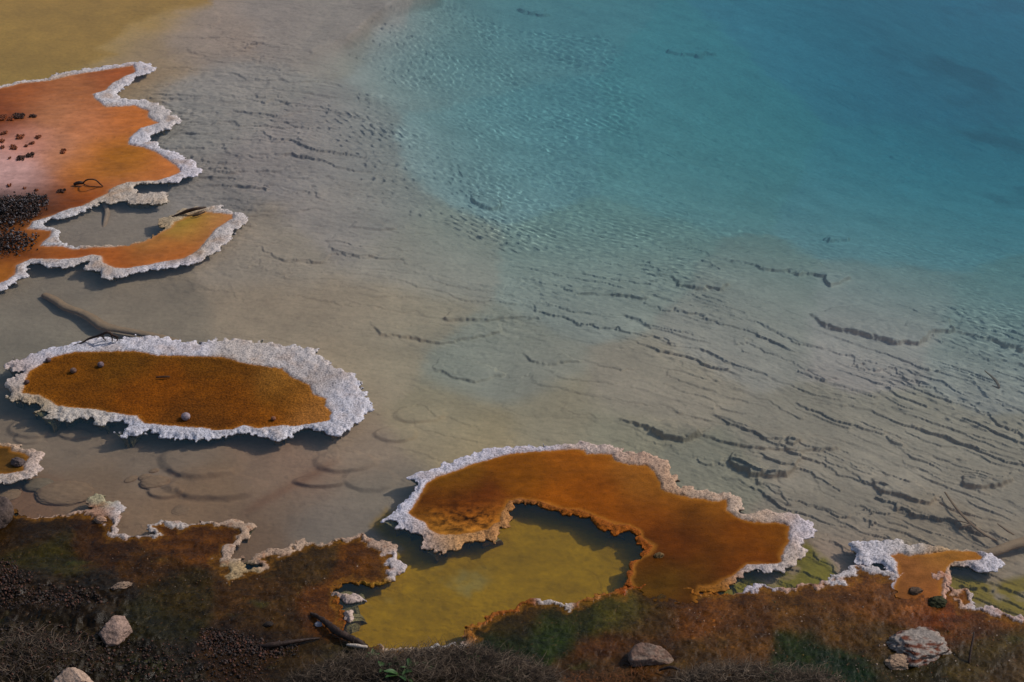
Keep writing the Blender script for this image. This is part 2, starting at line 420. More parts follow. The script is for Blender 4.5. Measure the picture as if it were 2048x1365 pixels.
BED_COL = colour_pts([
    (100,40,150,125,55),(0,100,150,128,45),(200,80,146,122,62),(60,150,140,118,50),(300,20,148,122,60),
    (400,60,134,122,106),(280,110,136,118,88),(600,30,130,122,110),(450,200,130,126,116),(600,300,126,120,112),
    (350,400,118,113,104),(250,450,112,104,90),(700,450,130,122,112),(550,520,132,122,105),(800,520,134,126,112),
    (100,620,110,102,86),(300,640,116,106,88),(550,620,134,120,98),(750,620,138,124,102),(700,740,140,124,100),(100,900,108,94,76),
    (50,1000,100,76,54),(300,920,110,96,78),(200,980,108,90,68),(400,1000,110,90,66),(560,980,110,92,72),(620,950,116,94,74),(500,1060,100,82,62),
    (700,920,128,112,92),(650,1040,108,98,84),(750,980,112,102,86),(900,850,136,122,96),(1000,750,132,128,112),(1100,850,132,122,98),
    (950,870,140,124,92),(1300,800,134,124,106),(1250,870,126,120,98),(1400,950,120,116,98),(1600,900,126,118,102),(1800,900,130,122,106),(2000,950,126,118,102),
    (1650,1050,122,114,98),(1900,1080,122,112,94),(1640,1100,128,112,94),(1200,550,130,130,118),(1500,650,132,126,114),(1750,660,140,130,120),(2000,700,132,128,118),
    (1000,300,130,134,128),(1400,300,128,134,126),(1800,400,128,134,130),(1800,100,124,128,128),(900,100,136,132,124)], 2.45)
BED_COL = [[a[0], a[1], a[2] * 1.14, a[3] * .985, a[4] * .98] for a in BED_COL]
YPOOL = [(1020,1000),(1110,1020),(1200,1040),(1300,1060),(1330,1110),(1290,1190),(1180,1230),(1040,1240),(960,1290),(900,1340),(700,1340),(640,1270),(640,1180),(700,1150),(800,1100),(740,1050),(770,1020),(860,1060),(960,1060)]
GINLET = [(1440,1150),(1520,1120),(1590,1110),(1612,1085),(1640,1110),(1665,1130),(1680,1150),(1640,1175),(1560,1185),(1440,1200)]
GRIGHT = [(1895,1150),(1960,1155),(2000,1165),(2060,1150),(2200,1160),(2200,1260),(1990,1230),(1900,1200)]
CLIFF = [(560,135),(645,100),(700,90),(730,72),(745,50),(790,28),(870,8),(900,-120),(300,-120),(300,135)]
PLATS = [  # outline, rise, width of the fade on the far side
    ([(1620,628),(1650,655),(1690,665),(1730,678),(1790,690),(1835,693),(1860,675),(1905,665),(1900,640),(1820,620),(1700,610)], .11),
    ([(1900,662),(1950,675),(2048,705),(2300,750),(2300,640),(2000,620),(1930,640)], .10),
    ([(1236,838),(1262,848),(1300,868),(1330,882),(1360,884),(1390,878),(1405,868),(1380,850),(1320,845),(1290,832)], .11),
    ([(1400,870),(1440,885),(1500,900),(1560,905),(1600,908),(1680,900),(1620,870),(1500,850),(1430,850)], .06),
    ([(1466,905),(1460,930),(1478,945),(1500,955),(1540,962),(1575,958),(1590,940),(1600,912),(1560,900),(1500,895)], .10),
    ([(1570,895),(1585,900),(1600,890),(1600,870),(1580,868)], .06),
    ([(1742,962),(1760,985),(1800,1000),(1830,1012),(1860,1015),(1870,995),(1830,970),(1780,950)], .08),
    ([(1922,955),(1928,975),(1955,982),(1990,978),(2025,965),(2010,945),(1960,945)], .08),
    ([(1310,545),(1340,555),(1360,572),(1400,580),(1440,585),(1460,570),(1400,550),(1350,540)], .08),
    ([(940,393),(950,410),(965,420),(1000,422),(1010,412),(990,398),(960,385)], .10),
    ([(1150,590),(1200,590),(1270,600),(1300,600),(1280,580),(1200,575)], .06),
    ([(1440,520),(1490,530),(1550,545),(1620,552),(1650,560),(1660,575),(1700,560),(1640,530),(1500,505)], .09),
    ([(700,455),(760,465),(800,460),(760,445),(710,440)], .05),
    ([(735,640),(760,670),(830,680),(880,692),(930,680),(1000,668),(1000,640),(880,640),(800,655)], .05),
    ([(890,640),(960,645),(1080,640),(1060,625),(900,622)], .05),
    ([(880,710),(870,735),(905,760),(950,765),(1010,750),(950,720)], .04),
    ([(1040,705),(1060,725),(1100,730),(1160,725),(1120,700)], .04),
    ([(1030,20),(1060,32),(1100,36),(1090,20),(1050,12)], .10),
    ([(1335,108),(1380,116),(1430,112),(1400,98),(1345,95)], .12),
    ([(1640,478),(1660,485),(1695,484),(1700,478),(1670,474)], .10),
]
# rounded drowned slabs in the lower left: cx, cy, rx, ry (pixels), rise
SLABS = [(405,925,95,42,.05),(430,975,110,32,.045),(640,965,60,14,.04),(690,925,70,25,.04),(740,960,60,28,.03),
         (330,985,40,16,.03),(60,860,50,22,.03),(55,880,30,12,.02),(150,870,40,12,.03),(840,830,60,20,.03),(790,870,50,18,.03)]


def build_bed():
    nx, ny = 1080, 1750
    ys = 7.1 * (24.0 / 7.1) ** (np.linspace(0, 1, ny))
    us = np.linspace(-0.31, 0.31, nx)
    Y, U = np.meshgrid(ys, us, indexing='ij')
    X = U * (Y + 1.2)
    D = depth_at(X, Y)
    px, py = proj(X, Y, -D)
    wpx = px + 14 * fbm(X * 2.2, Y * 1.6, 5, 4); wpy = py + 9 * fbm(X * 2.2, Y * 1.6, 9, 4)
    # the rim of the deep bowl at the upper left
    c = ss(-10, 12, poly_sdf(CLIFF, wpx, wpy))
    D = D * (1 - c) + np.minimum(D, .17) * c
    px, py = proj(X, Y, -D)
    V = vcoord(X, Y)
    # amplitude of the scale-like lips
    AMP = [(100,60,.15),(250,100,.3),(380,60,.35),(450,100,1.1),(600,80,.7),(450,200,2),(600,300,2),(500,400,2),(700,300,1.2),(420,300,1.8),(550,180,1.8),(800,600,1),(650,550,.8),(250,440,.3),(100,620,.12),(300,620,.2),(550,480,.9),
           (550,620,.35),(700,620,.6),(700,480,1.4),(400,520,.6),(900,560,.8),(850,700,.5),(300,950,.25),(600,980,.2),(700,900,.3),(900,850,.5),(1050,820,.4),
           (1100,620,1.2),(1300,600,1.2),(1150,740,.5),(1400,700,.8),(1300,800,.5),(1600,800,.6),(1800,850,.7),(1950,900,.8),(1700,980,.7),(1500,950,.9),(1800,1050,.9),(1650,1090,.3),
           (1350,930,.5),(1900,650,.5),(1200,450,.7),(1600,500,.4),(1400,300,.5),(1800,300,.6),(1000,200,.5),(800,200,.5),(900,350,.6),(2000,760,.8),(1100,1150,.15),(900,1200,.4),(1600,1160,.6),(2000,1190,.7)]
    A = regress(AMP, px, py, 55)[:, 0].reshape(X.shape)
    wx = fbm(X * 2.0, Y * 2.0, 21, 6, .57); wy = fbm(X * 2.0, Y * 2.0, 43, 6, .57)
    Z = -D.copy()
    big = ss(1000, 1500, px) * ss(550, 750, py)
    for k, (fa, fb, am, sd) in enumerate(((.95, 3.6, .026, 3), (2.0, 7.0, .022, 77), (.8, 2.0, .024, 140), (3.4, 12, .015, 190))):
        f1, f2, cx, cy, cid = worley(X * fa + wx * .9 + 7, V * fb + wy * 1.0 + X * .15, sd)
        b = V * fb + wy * 1.0 + X * .15
        sel = ss(.2, .9, cid) * (.35 + .9 * ss(-.3, .3, fbm(X * .9, Y * .9, 70 + k, 3)))
        aa = am * (A * big if k == 2 else A) * sel * (0.6 + 0.7 * big)
        Z += aa * np.clip(cy - b + .5, 0, 1.2)
    # small broken rubble and lumps
    r = fbm(X * 9, V * 16, 60, 4, .6)
    m = ss(.0, .35, fbm(X * 1.1, Y * 1.1, 66, 3))
    Z += A * .014 * r + A * m * .034 * np.abs(fbm(X * 7, V * 13, 88, 3, .6)) + .012 * fbm(X * 1.2, Y * 1.2, 99, 3)
    # ragged ledges
    edge = 10 * fbm(X * 6, Y * 6, 120, 4, .65)
    for i, (pl, rise) in enumerate(PLATS):
        q = np.array(pl, float)
        sel = (px > q[:, 0].min() - 60) & (px < q[:, 0].max() + 60) & (py > q[:, 1].min() - 50) & (py < q[:, 1].max() + 50)
        if not sel.any(): continue
        s = poly_sdf(pl, px[sel], py[sel] * 1.0) + edge[sel]
        # taper to the far side (smaller py)
        tap = ss(q[:, 1].min() - 4, q[:, 1].min() + 0.75 * (q[:, 1].max() - q[:, 1].min()), py[sel])
        Z[sel] += rise * .62 * ss(-1.5, 2.5, s) * (0.12 + .88 * tap) * (1 + .35 * fbm(X[sel] * 8, Y[sel] * 8, 7 + i, 3))
    for i, (a, b, rx, ry, rise) in enumerate(SLABS):
        d = np.hypot((px - a) / rx, (py - b) / ry * 1.0) + .12 * fbm(X * 5, Y * 5, 200 + i, 3)
        Z += rise * 1.0 * (1 - ss(.72, 1.0, d)) * (.45 + .55 * ss(-ry, ry, py - b))
    Z = np.minimum(Z, -.045)
    px, py = proj(X, Y, Z)
    c = regress(BED_COL, px + 30 * wx, py + 16 * wy, 45).reshape(*X.shape, 3)

    def blend(c, m, rgb, k=2.1):
        return c * (1 - m[..., None]) + lin(rgb) * k * m[..., None]
    wx2 = px + 16 * fbm(X * 4, Y * 3, 301, 5, .6); wy2 = py + 10 * fbm(X * 4, Y * 3, 302, 5, .6)
    m = ss(-12, 14, poly_sdf(YPOOL, wx2, wy2))
    patch = ss(.1, .35, fbm(X * 2.2 + 3, Y * 2, 311, 4)) * (1 - ss(950, 1000, px)) * (1 - ss(1205, 1230, py)) * ss(1090, 1120, py)
    yc = np.array(lin((146, 106, 3)))[None, None] * (1 + .25 * fbm(X * 3, Y * 3, 312, 3) + .3 * fbm(X * 9, Y * 14, 313, 4, .6))[..., None]
    c = c * (1 - m[..., None]) + (yc * 1.75) * m[..., None]
    c = blend(c, m * patch * .6, (128, 112, 62))
    m2 = ss(-10, 8, poly_sdf(GINLET, wx2, wy2)) * ss(-.25, .1, fbm(X * 3, Y * 3, 320, 4))
    c = blend(c, m2 * .95, (112, 98, 22))
    m3 = ss(-10, 10, poly_sdf(GRIGHT, wx2, wy2)) * ss(-.35, .05, fbm(X * 4, Y * 4, 330, 4))
    c = blend(c, m3 * .9, (118, 98, 22))
    YTL = [(-400,190),(30,172),(130,150),(180,128),(230,110),(190,96),(235,75),(260,48),(330,22),(420,12),(440,-150),(-400,-150)]
    s4 = poly_sdf(YTL, wx2, wy2)
    m4 = ss(-10, 10, s4)
    c = blend(c, m4 * .92, (152, 114, 46))
    # reddish channel between the slabs, small dark freckles
    m5 = np.exp(-(np.abs((py - 985) + (px - 560) * .55) / 12) ** 2) * ss(470, 520, px) * (1 - ss(640, 700, px))
    c = blend(c, m5 * .6, (112, 76, 54))
    fr = ss(.38, .55, fbm(X * 22, V * 36, 400, 2)) * ss(0, .3, fbm(X * 2, Y * 2, 401, 3))
    c = c * (1 - .25 * (fr * np.clip(A, 0, 1))[..., None])
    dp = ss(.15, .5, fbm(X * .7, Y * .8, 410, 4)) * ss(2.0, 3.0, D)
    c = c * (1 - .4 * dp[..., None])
    mot = fbm(X * 1.1, V * 2.2, 415, 5, .55)
    c = c * (1 + .16 * mot)[..., None]
    idx = np.arange(nx * ny).reshape(ny, nx)
    F = np.stack([idx[:-1, :-1], idx[:-1, 1:], idx[1:, 1:], idx[1:, :-1]], -1).reshape(-1, 4)
    Vv = np.stack([X, Y, Z], -1).reshape(-1, 3)
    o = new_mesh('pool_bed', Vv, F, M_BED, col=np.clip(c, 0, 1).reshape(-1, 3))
    tag(o, 'pale scaly mineral floor of the hot spring under shallow water', kind='structure')
    # wide ground sheet far beyond, out to the horizon
    R = 400
    V2 = np.array([(-R, -R, -7), (R, -R, -7), (R, R, -7), (-R, R, -7)])
    g = new_mesh('ground', V2, np.array([[0, 1, 2, 3]]), M_BED, col=np.tile(lin((120, 112, 95)) * .9, (4, 1)))
    tag(g, 'mineral ground around the spring', kind='structure')


def build_water():
    xs = np.concatenate([np.linspace(-40, -6.2, 8), np.linspace(-6, 6, 1100), np.linspace(6.2, 40, 8)])
    ys = np.concatenate([np.linspace(-10, 7.2, 8), np.linspace(7.5, 18.8, 1000), np.linspace(19, 50, 8)])
    Y, X = np.meshgrid(ys, xs, indexing='ij')
    px, py = proj(X, np.maximum(Y, 3), 0 * X)
    RIP = [(0,100,.03),(300,300,.03),(100,600,.03),(300,950,.03),(600,900,.05),(600,500,.12),(500,200,.10),(700,550,.1),(800,480,.15),(620,300,.15),(1000,620,.15),(1100,580,.2),(700,80,.2),(600,60,.05),(900,600,.1),(1100,900,.12),(1500,900,.12),(1900,950,.12),
           (850,100,.6),(900,60,.5),(780,250,.7),(870,300,1.0),(1000,320,.9),(960,420,.4),(1150,500,.35),(1180,400,.9),(1230,480,.6),(1300,380,.8),(1100,150,.4),(1050,500,.35),(1400,250,.3),(1400,450,.6),(1600,400,.35),
           (1700,200,.12),(1900,150,.08),(1900,400,.25),(1600,600,.3),(1850,600,.4),(1350,600,.2),(2030,650,.8),(700,350,.25),(750,400,.2),(900,680,.15),(1100,1150,.05),(1200,700,.15)]
    rp = regress(RIP, px, py, 60)[:, 0].reshape(X.shape)
    rp = rp * (.6 + .6 * ss(-.25, .35, fbm(X * 1.3, Y * 1.0, 900, 3)))
    rng = np.random.RandomState(4)
    Z = np.zeros_like(X)
    for i in range(26):
        lam = rng.uniform(.05, .13); k = 2 * math.pi / lam; a = rng.uniform(0, 6.28); ph = rng.uniform(0, 6.28)
        wob = .25 * fbm(X * .8, Y * .8, 910 + i, 2) if i < 6 else 0
        Z += np.sin(k * (X * math.cos(a) + Y * math.sin(a) + wob * .12) + ph) / k
    Z = Z * rp * RIPPLE
    edge = (np.abs(X) > 6.1) | (Y < 7.4) | (Y > 18.9)
    Z[edge] = 0
    # depth of the water seen at each place gives its colour
    sel = (X > -7) & (X < 7) & (Y > 6) & (Y < 20)
    d = np.full(X.shape, .2)
    gx, gy = unproj(np.clip(px, -200, 2250), np.clip(py, -150, 1500), -.3)
    d = depth_at(gx, gy)
    c = ss(-14, 14, poly_sdf(CLIFF, px + 8 * fbm(X * 3, Y * 2, 920, 3), py)[..., ])
    d = d * (1 - c) + np.minimum(d, .17) * c
    d = d * (1 + .35 * ss(2.5, 5, d))
    s = np.array([0.85, 0.165, 0.080]) * .5
    tint = np.exp(-d[..., None] * s) * np.array([.985, .99, .985])
    milk = (1 - np.exp(-.11 * d)) * (1 + .35 * fbm(X * .35, Y * .35, 930, 3)) + .02
    m = len(ys); n = len(xs)
    idx = np.arange(n * m).reshape(m, n)
    F = np.stack([idx[:-1, :-1], idx[:-1, 1:], idx[1:, 1:], idx[1:, :-1]], -1).reshape(-1, 4)
    top = np.stack([X, Y, Z], -1).reshape(-1, 3)
    global M_WATER
    M_WATER = water_mat()
    o = new_mesh('water', top, F, M_WATER, col=tint.reshape(-1, 3), attrs={'milk': milk.ravel()})
    o.cycles.is_caustics_caster = True
    tag(o, 'clear turquoise hot spring water deepening to blue', kind='structure')


RIPPLE = .0055

# ------------------------------------------------------------------ thin mineral plates growing out over the water
def plate(outer, inner, hx, hy, seed, height_fn, col_fn, parts, edge=(.012, .020), lobes=.035, skirt=1.0, body=1.0, bounds=None):
    """outer: outline on the water plane; inner: outline of the coloured mat (or None).
    parts: list of (selector(px,py,S,Sin)->mask, name, material, parent). Builds one mesh per part plus the underside."""
    po = wpoly(outer)
    pi_ = wpoly(inner) if inner is not None else None
    x0, y0 = po.min(0) - .05; x1, y1 = po.max(0) + .05
    if bounds: x0, x1, y0, y1 = max(x0, bounds[0]), min(x1, bounds[1]), max(y0, bounds[2]), min(y1, bounds[3])
    xs = np.arange(x0, x1, hx); ys = np.arange(y0, y1, hy)
    Y, X = np.meshgrid(ys, xs, indexing='ij')
    S0 = poly_sdf(po, X, Y)
    near = np.abs(S0) < .25
    N = np.zeros_like(S0)
    xn, yn = X[near], Y[near]
    wv = fbm(xn * 9, yn * 9, seed + 5, 3) * .35
    f1, f2, *_ = worley(xn * 13 + wv, yn * 13 + wv, seed)
    g1, g2, *_ = worley(xn * 30 + wv, yn * 30, seed + 3)
    N[near] = lobes * (.45 - f1) + lobes * .6 * (.42 - g1) + edge[0] * fbm(xn * 7, yn * 7, seed + 1, 3) + edge[1] * .35 * fbm(xn * 40, yn * 40, seed + 2, 2)
    S = S0 + N
    ins = S > 0
    quad = ins[:-1, :-1] | ins[1:, :-1] | ins[:-1, 1:] | ins[1:, 1:]
    gy, gx = np.gradient(S, hy, hx)
    g2_ = gx * gx + gy * gy + 1e-6
    used = np.zeros_like(ins)
    used[:-1, :-1] |= quad; used[1:, :-1] |= quad; used[:-1, 1:] |= quad; used[1:, 1:] |= quad
    mv = used & ~ins
    t = np.where(mv, -S / g2_, 0)
    ddx = np.clip(t * gx, -1.3 * hx, 1.3 * hx); ddy = np.clip(t * gy, -1.3 * hy, 1.3 * hy)
    X = X + ddx; Y = Y + ddy
    S = np.where(mv, 0.0, S)
    Sin = poly_sdf(pi_, X, Y) + .010 * fbm(X * 14, Y * 14, seed + 8, 4, .6) + .006 * fbm(X * 50, Y * 50, seed + 9, 2) if pi_ is not None else np.full_like(S, -1)
    Z = height_fn(X, Y, S, Sin)
    px, py = proj(X, Y, Z)
    C = col_fn(X, Y, px, py, S, Sin)
    ny, nx = S.shape
    idx = np.arange(ny * nx).reshape(ny, nx)
    F = np.stack([idx[:-1, :-1], idx[:-1, 1:], idx[1:, 1:], idx[1:, :-1]], -1)[quad]
    V = np.stack([X, Y, Z], -1).reshape(-1, 3); C = C.reshape(-1, 3)
    # border loops for the underside
    e = np.concatenate([F[:, [0, 1]], F[:, [1, 2]], F[:, [2, 3]], F[:, [3, 0]]])
    key = np.sort(e, 1); k1 = key[:, 0].astype(np.int64) * (ny * nx) + key[:, 1]
    _, inv, cnt = np.unique(k1, return_inverse=True, return_counts=True)
    be = e[cnt[inv] == 1]
    be = be[(Z.ravel()[be[:, 0]] < .5)]
    sx, sy = S0 * 0, S0 * 0
    k = 3
    sy, sx = np.gradient(S0, hy, hx)
    nl = np.hypot(sx, sy) + 1e-6
    nxv = (-sx / nl).ravel(); nyv = (-sy / nl).ravel()
    bv = np.unique(be)
    loc = {}
    mp = np.full(ny * nx, -1); mp[bv] = np.arange(len(bv))
    bx, by, bz = V[bv, 0], V[bv, 1], V[bv, 2]
    lob = .5 + .5 * perlin(bx * 5, by * 5, seed + 50); lob2 = perlin(bx * 14, by * 14, seed + 51)
    prof = [(0.0, 0.0, 0), (.0025, -.005, 0), (-.002, -.012, 0), (-.035 - .02 * lob, -.022, 0), (-.07 - .05 * lob - .01 * lob2, -.05, 1),
            (-.08 - .06 * lob - .012 * lob2, -.08, 1), (-.09 - .06 * lob, -.12, 1), (-.10, -.20, 1), (-.12, -.5, 1)]
    rings = []; cols = []
    top_c = C[bv]
    for j, (off, dz, bd) in enumerate(prof):
        offv = off * (body if j > 2 else 1)
        zz = (bz + dz) if j < 3 else np.full_like(bz, dz)
        rings.append(np.stack([bx + nxv[bv] * offv, by + nyv[bv] * offv, zz], 1))
        tan = np.tile(lin((124, 108, 70)) * 2.0, (len(bv), 1))
        cols.append(top_c if j < 2 else (top_c * .45 + tan * .55 if j == 2 else tan))
    nb = len(bv)
    R = np.concatenate(rings); RC = np.concatenate(cols)
    a = mp[be[:, 0]]; b = mp[be[:, 1]]
    SF = np.concatenate([np.stack([b + j * nb, a + j * nb, a + (j + 1) * nb, b + (j + 1) * nb], 1) for j in range(len(prof) - 1)])
    fc = F.mean(1).astype(int)
    fp = [px.ravel()[F].mean(1), py.ravel()[F].mean(1), S.ravel()[F].mean(1), Sin.ravel()[F].mean(1)]
    left = np.ones(len(F), bool)
    objs = []
    for sel, name, mat, parent in parts:
        m = sel(*fp) & left
        left &= ~m
        if m.sum() < 4: objs.append(None); continue
        v, f, (cc,) = compact(V, [F[m]], [C])
        objs.append(new_mesh(name, v, f, mat, parent, col=cc))
    if skirt:
        return objs, (R, SF, RC)
    return objs, None


def under(name, sk, parent, mat=None):
    R, SF, RC = sk
    return new_mesh(name, R, SF, mat or M_CRUST, parent, col=RC)


def rim_height(seed, w=.03, hi=.012, base=.008, grain=.0035, matz=.011, matgrain=.0):
    def f(X, Y, S, Sin):
        n = fbm(X * 22, Y * 22, seed, 3, .6); n2 = fbm(X * 60, Y * 60, seed + 1, 2)
        r = base + hi * ss(0, w, S) * (.8 + .35 * n) + grain * n2
        lump = .006 * ss(-.1, .3, fbm(X * 12, Y * 12, seed + 3, 3))
        m = ss(-.022, .006, Sin)
        mat = matz + matgrain * fbm(X * 45, Y * 45, seed + 2, 3, .7) + .0035 * fbm(X * 7, Y * 12, seed + 30, 4, .6)
        return (r + lump * ss(0, .02, S)) * (1 - m) + mat * m
    return f


def blend_cols(crust_pts, mat_pts, seed, sig=35, k=1.25, warp=14, stain=.5, stain_col=(176, 140, 110), white_edge=.03, mk=.70, halo=(168, 108, 36), bk=.7, rough_at=None):
    cp = colour_pts(crust_pts, k); mp_ = [[a[0], a[1], a[2], a[3] * 1.08, a[4] * bk] for a in colour_pts(mat_pts, k * mk)]

    def f(X, Y, px, py, S, Sin):
        w1 = fbm(X * 5, Y * 3, seed, 4); w2 = fbm(X * 5, Y * 4, seed + 1, 4)
        mcol = regress(mp_, px + warp * w1, py + warp * .6 * w2, sig).reshape(*X.shape, 3)
        mcol = mcol * (1 + .38 * fbm(X * 4, Y * 7, seed + 20, 5, .65) + .30 * fbm(X * 16, Y * 26, seed + 21, 4, .65))[..., None]
        if rough_at is not None:
            ra = np.exp(-(((px - rough_at[0]) / 95) ** 2 + ((py - rough_at[1]) / 34) ** 2))
            t = fbm(X * 15, Y * 20, seed + 40, 4, .7)
            mcol = mcol * (1 + ra * 1.5 * np.clip(t * 2.2, -.62, 1.1))[..., None]
        fk = ss(.5, .62, fbm(X * 34, Y * 40, seed + 22, 2))[..., None]
        mcol = mcol * (1 - .35 * fk)
        hw = .035 * (1 + .8 * fbm(X * 7, Y * 7, seed + 23, 3))
        hl = (1 - ss(0, hw, Sin))[..., None] * .55
        mcol = mcol * (1 - hl) + lin(halo) * k * .85 * hl
        ccol = regress(cp, px, py, sig).reshape(*X.shape, 3)
        st = stain * ss(-.1, .4, fbm(X * 6, Y * 6, seed + 2, 4)) * ss(0, white_edge * 2, S)
        ccol = ccol * (1 - st[..., None]) + ccol * (lin(stain_col) / lin((200, 192, 196))) * st[..., None]
        # brighter clean fringe
        e = 1 - ss(0, white_edge, S)
        ccol = ccol * (.76 + .12 * e[..., None])
        m = ss(-.010, .006, Sin + .006 * fbm(X * 30, Y * 30, seed + 4, 3))
        return np.clip(ccol * (1 - m[..., None]) + mcol * m[..., None], 0, .88)
    return f


WHITE = [(0, 0, 205, 197, 202)]


def is_mat(px, py, S, Sin): return Sin > 0
def rest(px, py, S, Sin): return S > -1


def build_terrace():
    mats = [(50,190,146,76,30),(150,180,152,88,44),(240,145,146,74,30),(10,230,112,52,18),(100,225,166,104,62),(180,250,178,106,60),(250,240,175,96,36),(50,290,180,118,92),(130,300,178,115,76),(10,340,188,142,125),(60,360,176,130,112),(200,310,172,96,28),(260,318,150,88,8),(230,330,142,86,6),(150,350,172,98,30),(320,340,178,100,42),(250,365,172,98,50),(130,385,122,58,12),(180,400,124,56,12),(90,440,100,45,8),(80,470,176,98,22),(50,505,120,56,14),(150,510,140,70,20),(250,510,150,76,22),(330,500,156,80,26),(400,465,160,86,32),(440,440,172,112,60),(395,438,146,122,36),(330,505,156,84,30),(420,470,160,92,44),(440,455,166,100,56),(370,448,140,122,40),(20,550,150,85,20),(10,420,50,34,24),(50,415,50,34,24),(80,408,60,36,20),(10,490,60,36,20),(60,478,90,50,20),(300,478,150,110,50)]
    crust = [(280,140,210,202,205),(220,200,212,205,205),(330,240,200,190,185),(300,280,210,205,210),(380,340,208,200,205),(280,390,195,180,165),(100,455,200,195,195),(300,480,150,105,40),(350,445,190,170,140),(250,492,190,170,150),(470,460,200,190,185),(300,540,205,200,205),(200,550,195,185,180),(60,530,200,192,190),(20,575,205,200,205),(100,155,205,195,190)]
    t = empty('mineral_terrace', P(0, 350, 0))
    tag(t, 'orange and pink mineral terrace with hooked arm and white crust rim at the left edge', 'mineral terrace')
    objs, sk = plate(TERR, TERR_IN, .0085, .013, 11, rim_height(12, .04, .012, matz=.007), blend_cols(crust, mats, 14, mk=.92, halo=(176, 114, 66), bk=1.25),
                     [(is_mat, 'mat', M_FILM, t), (rest, 'crust_rim', M_CRUST, t)], lobes=.05, bounds=(-6.2, 2, 8, 20))
    under('underside', sk, t)
    fix_parent(t)


def build_island():
    mats = [(70,780,125,70,14),(130,760,118,66,12),(250,730,108,64,14),(300,780,128,66,8),(450,780,118,62,8),(580,800,124,70,12),(450,730,104,60,12),(400,840,104,56,14),(645,840,168,105,62),(650,810,165,105,58),(570,765,138,88,40),(520,840,125,66,12),(150,800,112,60,10)]
    crust = [(100,710,200,196,204),(200,690,208,204,210),(350,700,206,200,205),(500,710,198,186,178),(600,720,200,192,190),(700,800,204,200,206),(550,870,204,200,205),(300,865,200,198,206),(150,832,196,186,176),(50,800,176,152,116),(25,770,196,186,180),(50,745,198,176,168),(620,760,180,168,162)]
    t = empty('mineral_island', P(370, 780, 0))
    tag(t, 'long oval mineral island with rust orange top and white crust rim', 'mineral island')
    objs, sk = plate(ISL, ISL_IN, .0065, .0095, 31, rim_height(32, .05, .018, matz=.016, matgrain=.005), blend_cols(crust, mats, 34, stain=.3),
                     [(is_mat, 'mat', M_GRAIN, t), (rest, 'crust_rim', M_CRUST, t)], lobes=.06, body=.75)
    under('underside', sk, t)
    fix_parent(t)


def build_arch():
    mats = [(900,960,126,76,18),(880,1000,96,46,8),(950,1000,92,38,8),(940,1035,118,58,14),(880,1075,166,108,50),(850,1050,130,76,24),(1000,1045,150,80,24),(1050,950,132,72,12),(1150,920,150,80,18),(1200,990,140,70,8),(1120,1000,150,76,8),(1280,950,152,88,34),(1310,985,150,90,34),(1300,1010,125,60,8),(1400,1050,92,46,8),(1350,1100,102,48,8),(1500,1070,130,64,8),(1545,1060,124,68,12),(1420,1010,140,80,24),(1450,1100,106,56,8),(1400,1150,90,50,10),(1480,1130,110,52,8),(1290,1130,92,48,8),(1330,1160,90,60,14),(960,1065,170,110,50),(1380,1190,86,46,12),(1270,1185,90,56,14)]
    crust = [(800,1035,206,202,212),(900,930,206,200,208),(1050,900,204,196,204),(1180,895,200,178,166),(1280,925,192,160,138),(1340,960,186,152,124),(1420,992,192,164,140),(1470,1010,196,172,152),(1540,1038,190,164,142),(1610,1060,206,196,202),(1600,1110,196,176,160),(1520,1142,196,184,180),(1460,1168,160,104,38),(1410,1182,158,98,24),(1250,1160,156,84,26),(1290,1100,156,82,20),(1230,1062,156,84,18),(1150,1025,150,82,18),(1070,1008,150,82,22),(1015,1030,180,130,80),(1010,1060,178,124,70),(980,1078,188,140,96),(930,1085,186,136,82),(870,1098,180,140,90),(840,1098,204,200,208),(855,1078,170,120,60),(810,1055,200,196,202)]
    t = empty('mineral_shelf', P(1200, 1000, 0))
    tag(t, 'large curved orange mineral shelf arching over the mustard yellow pool', 'mineral shelf')
    objs, sk = plate(ARCH, ARCH_IN, .0062, .0092, 51, rim_height(52, .04, .012, matz=.009), blend_cols(crust, mats, 54, stain=.25, rough_at=(935, 1040)),
                     [(is_mat, 'mat', M_MAT, t), (rest, 'crust_rim', M_CRUST, t)], lobes=.045, body=.9)
    under('underside', sk, t)
    fix_parent(t)


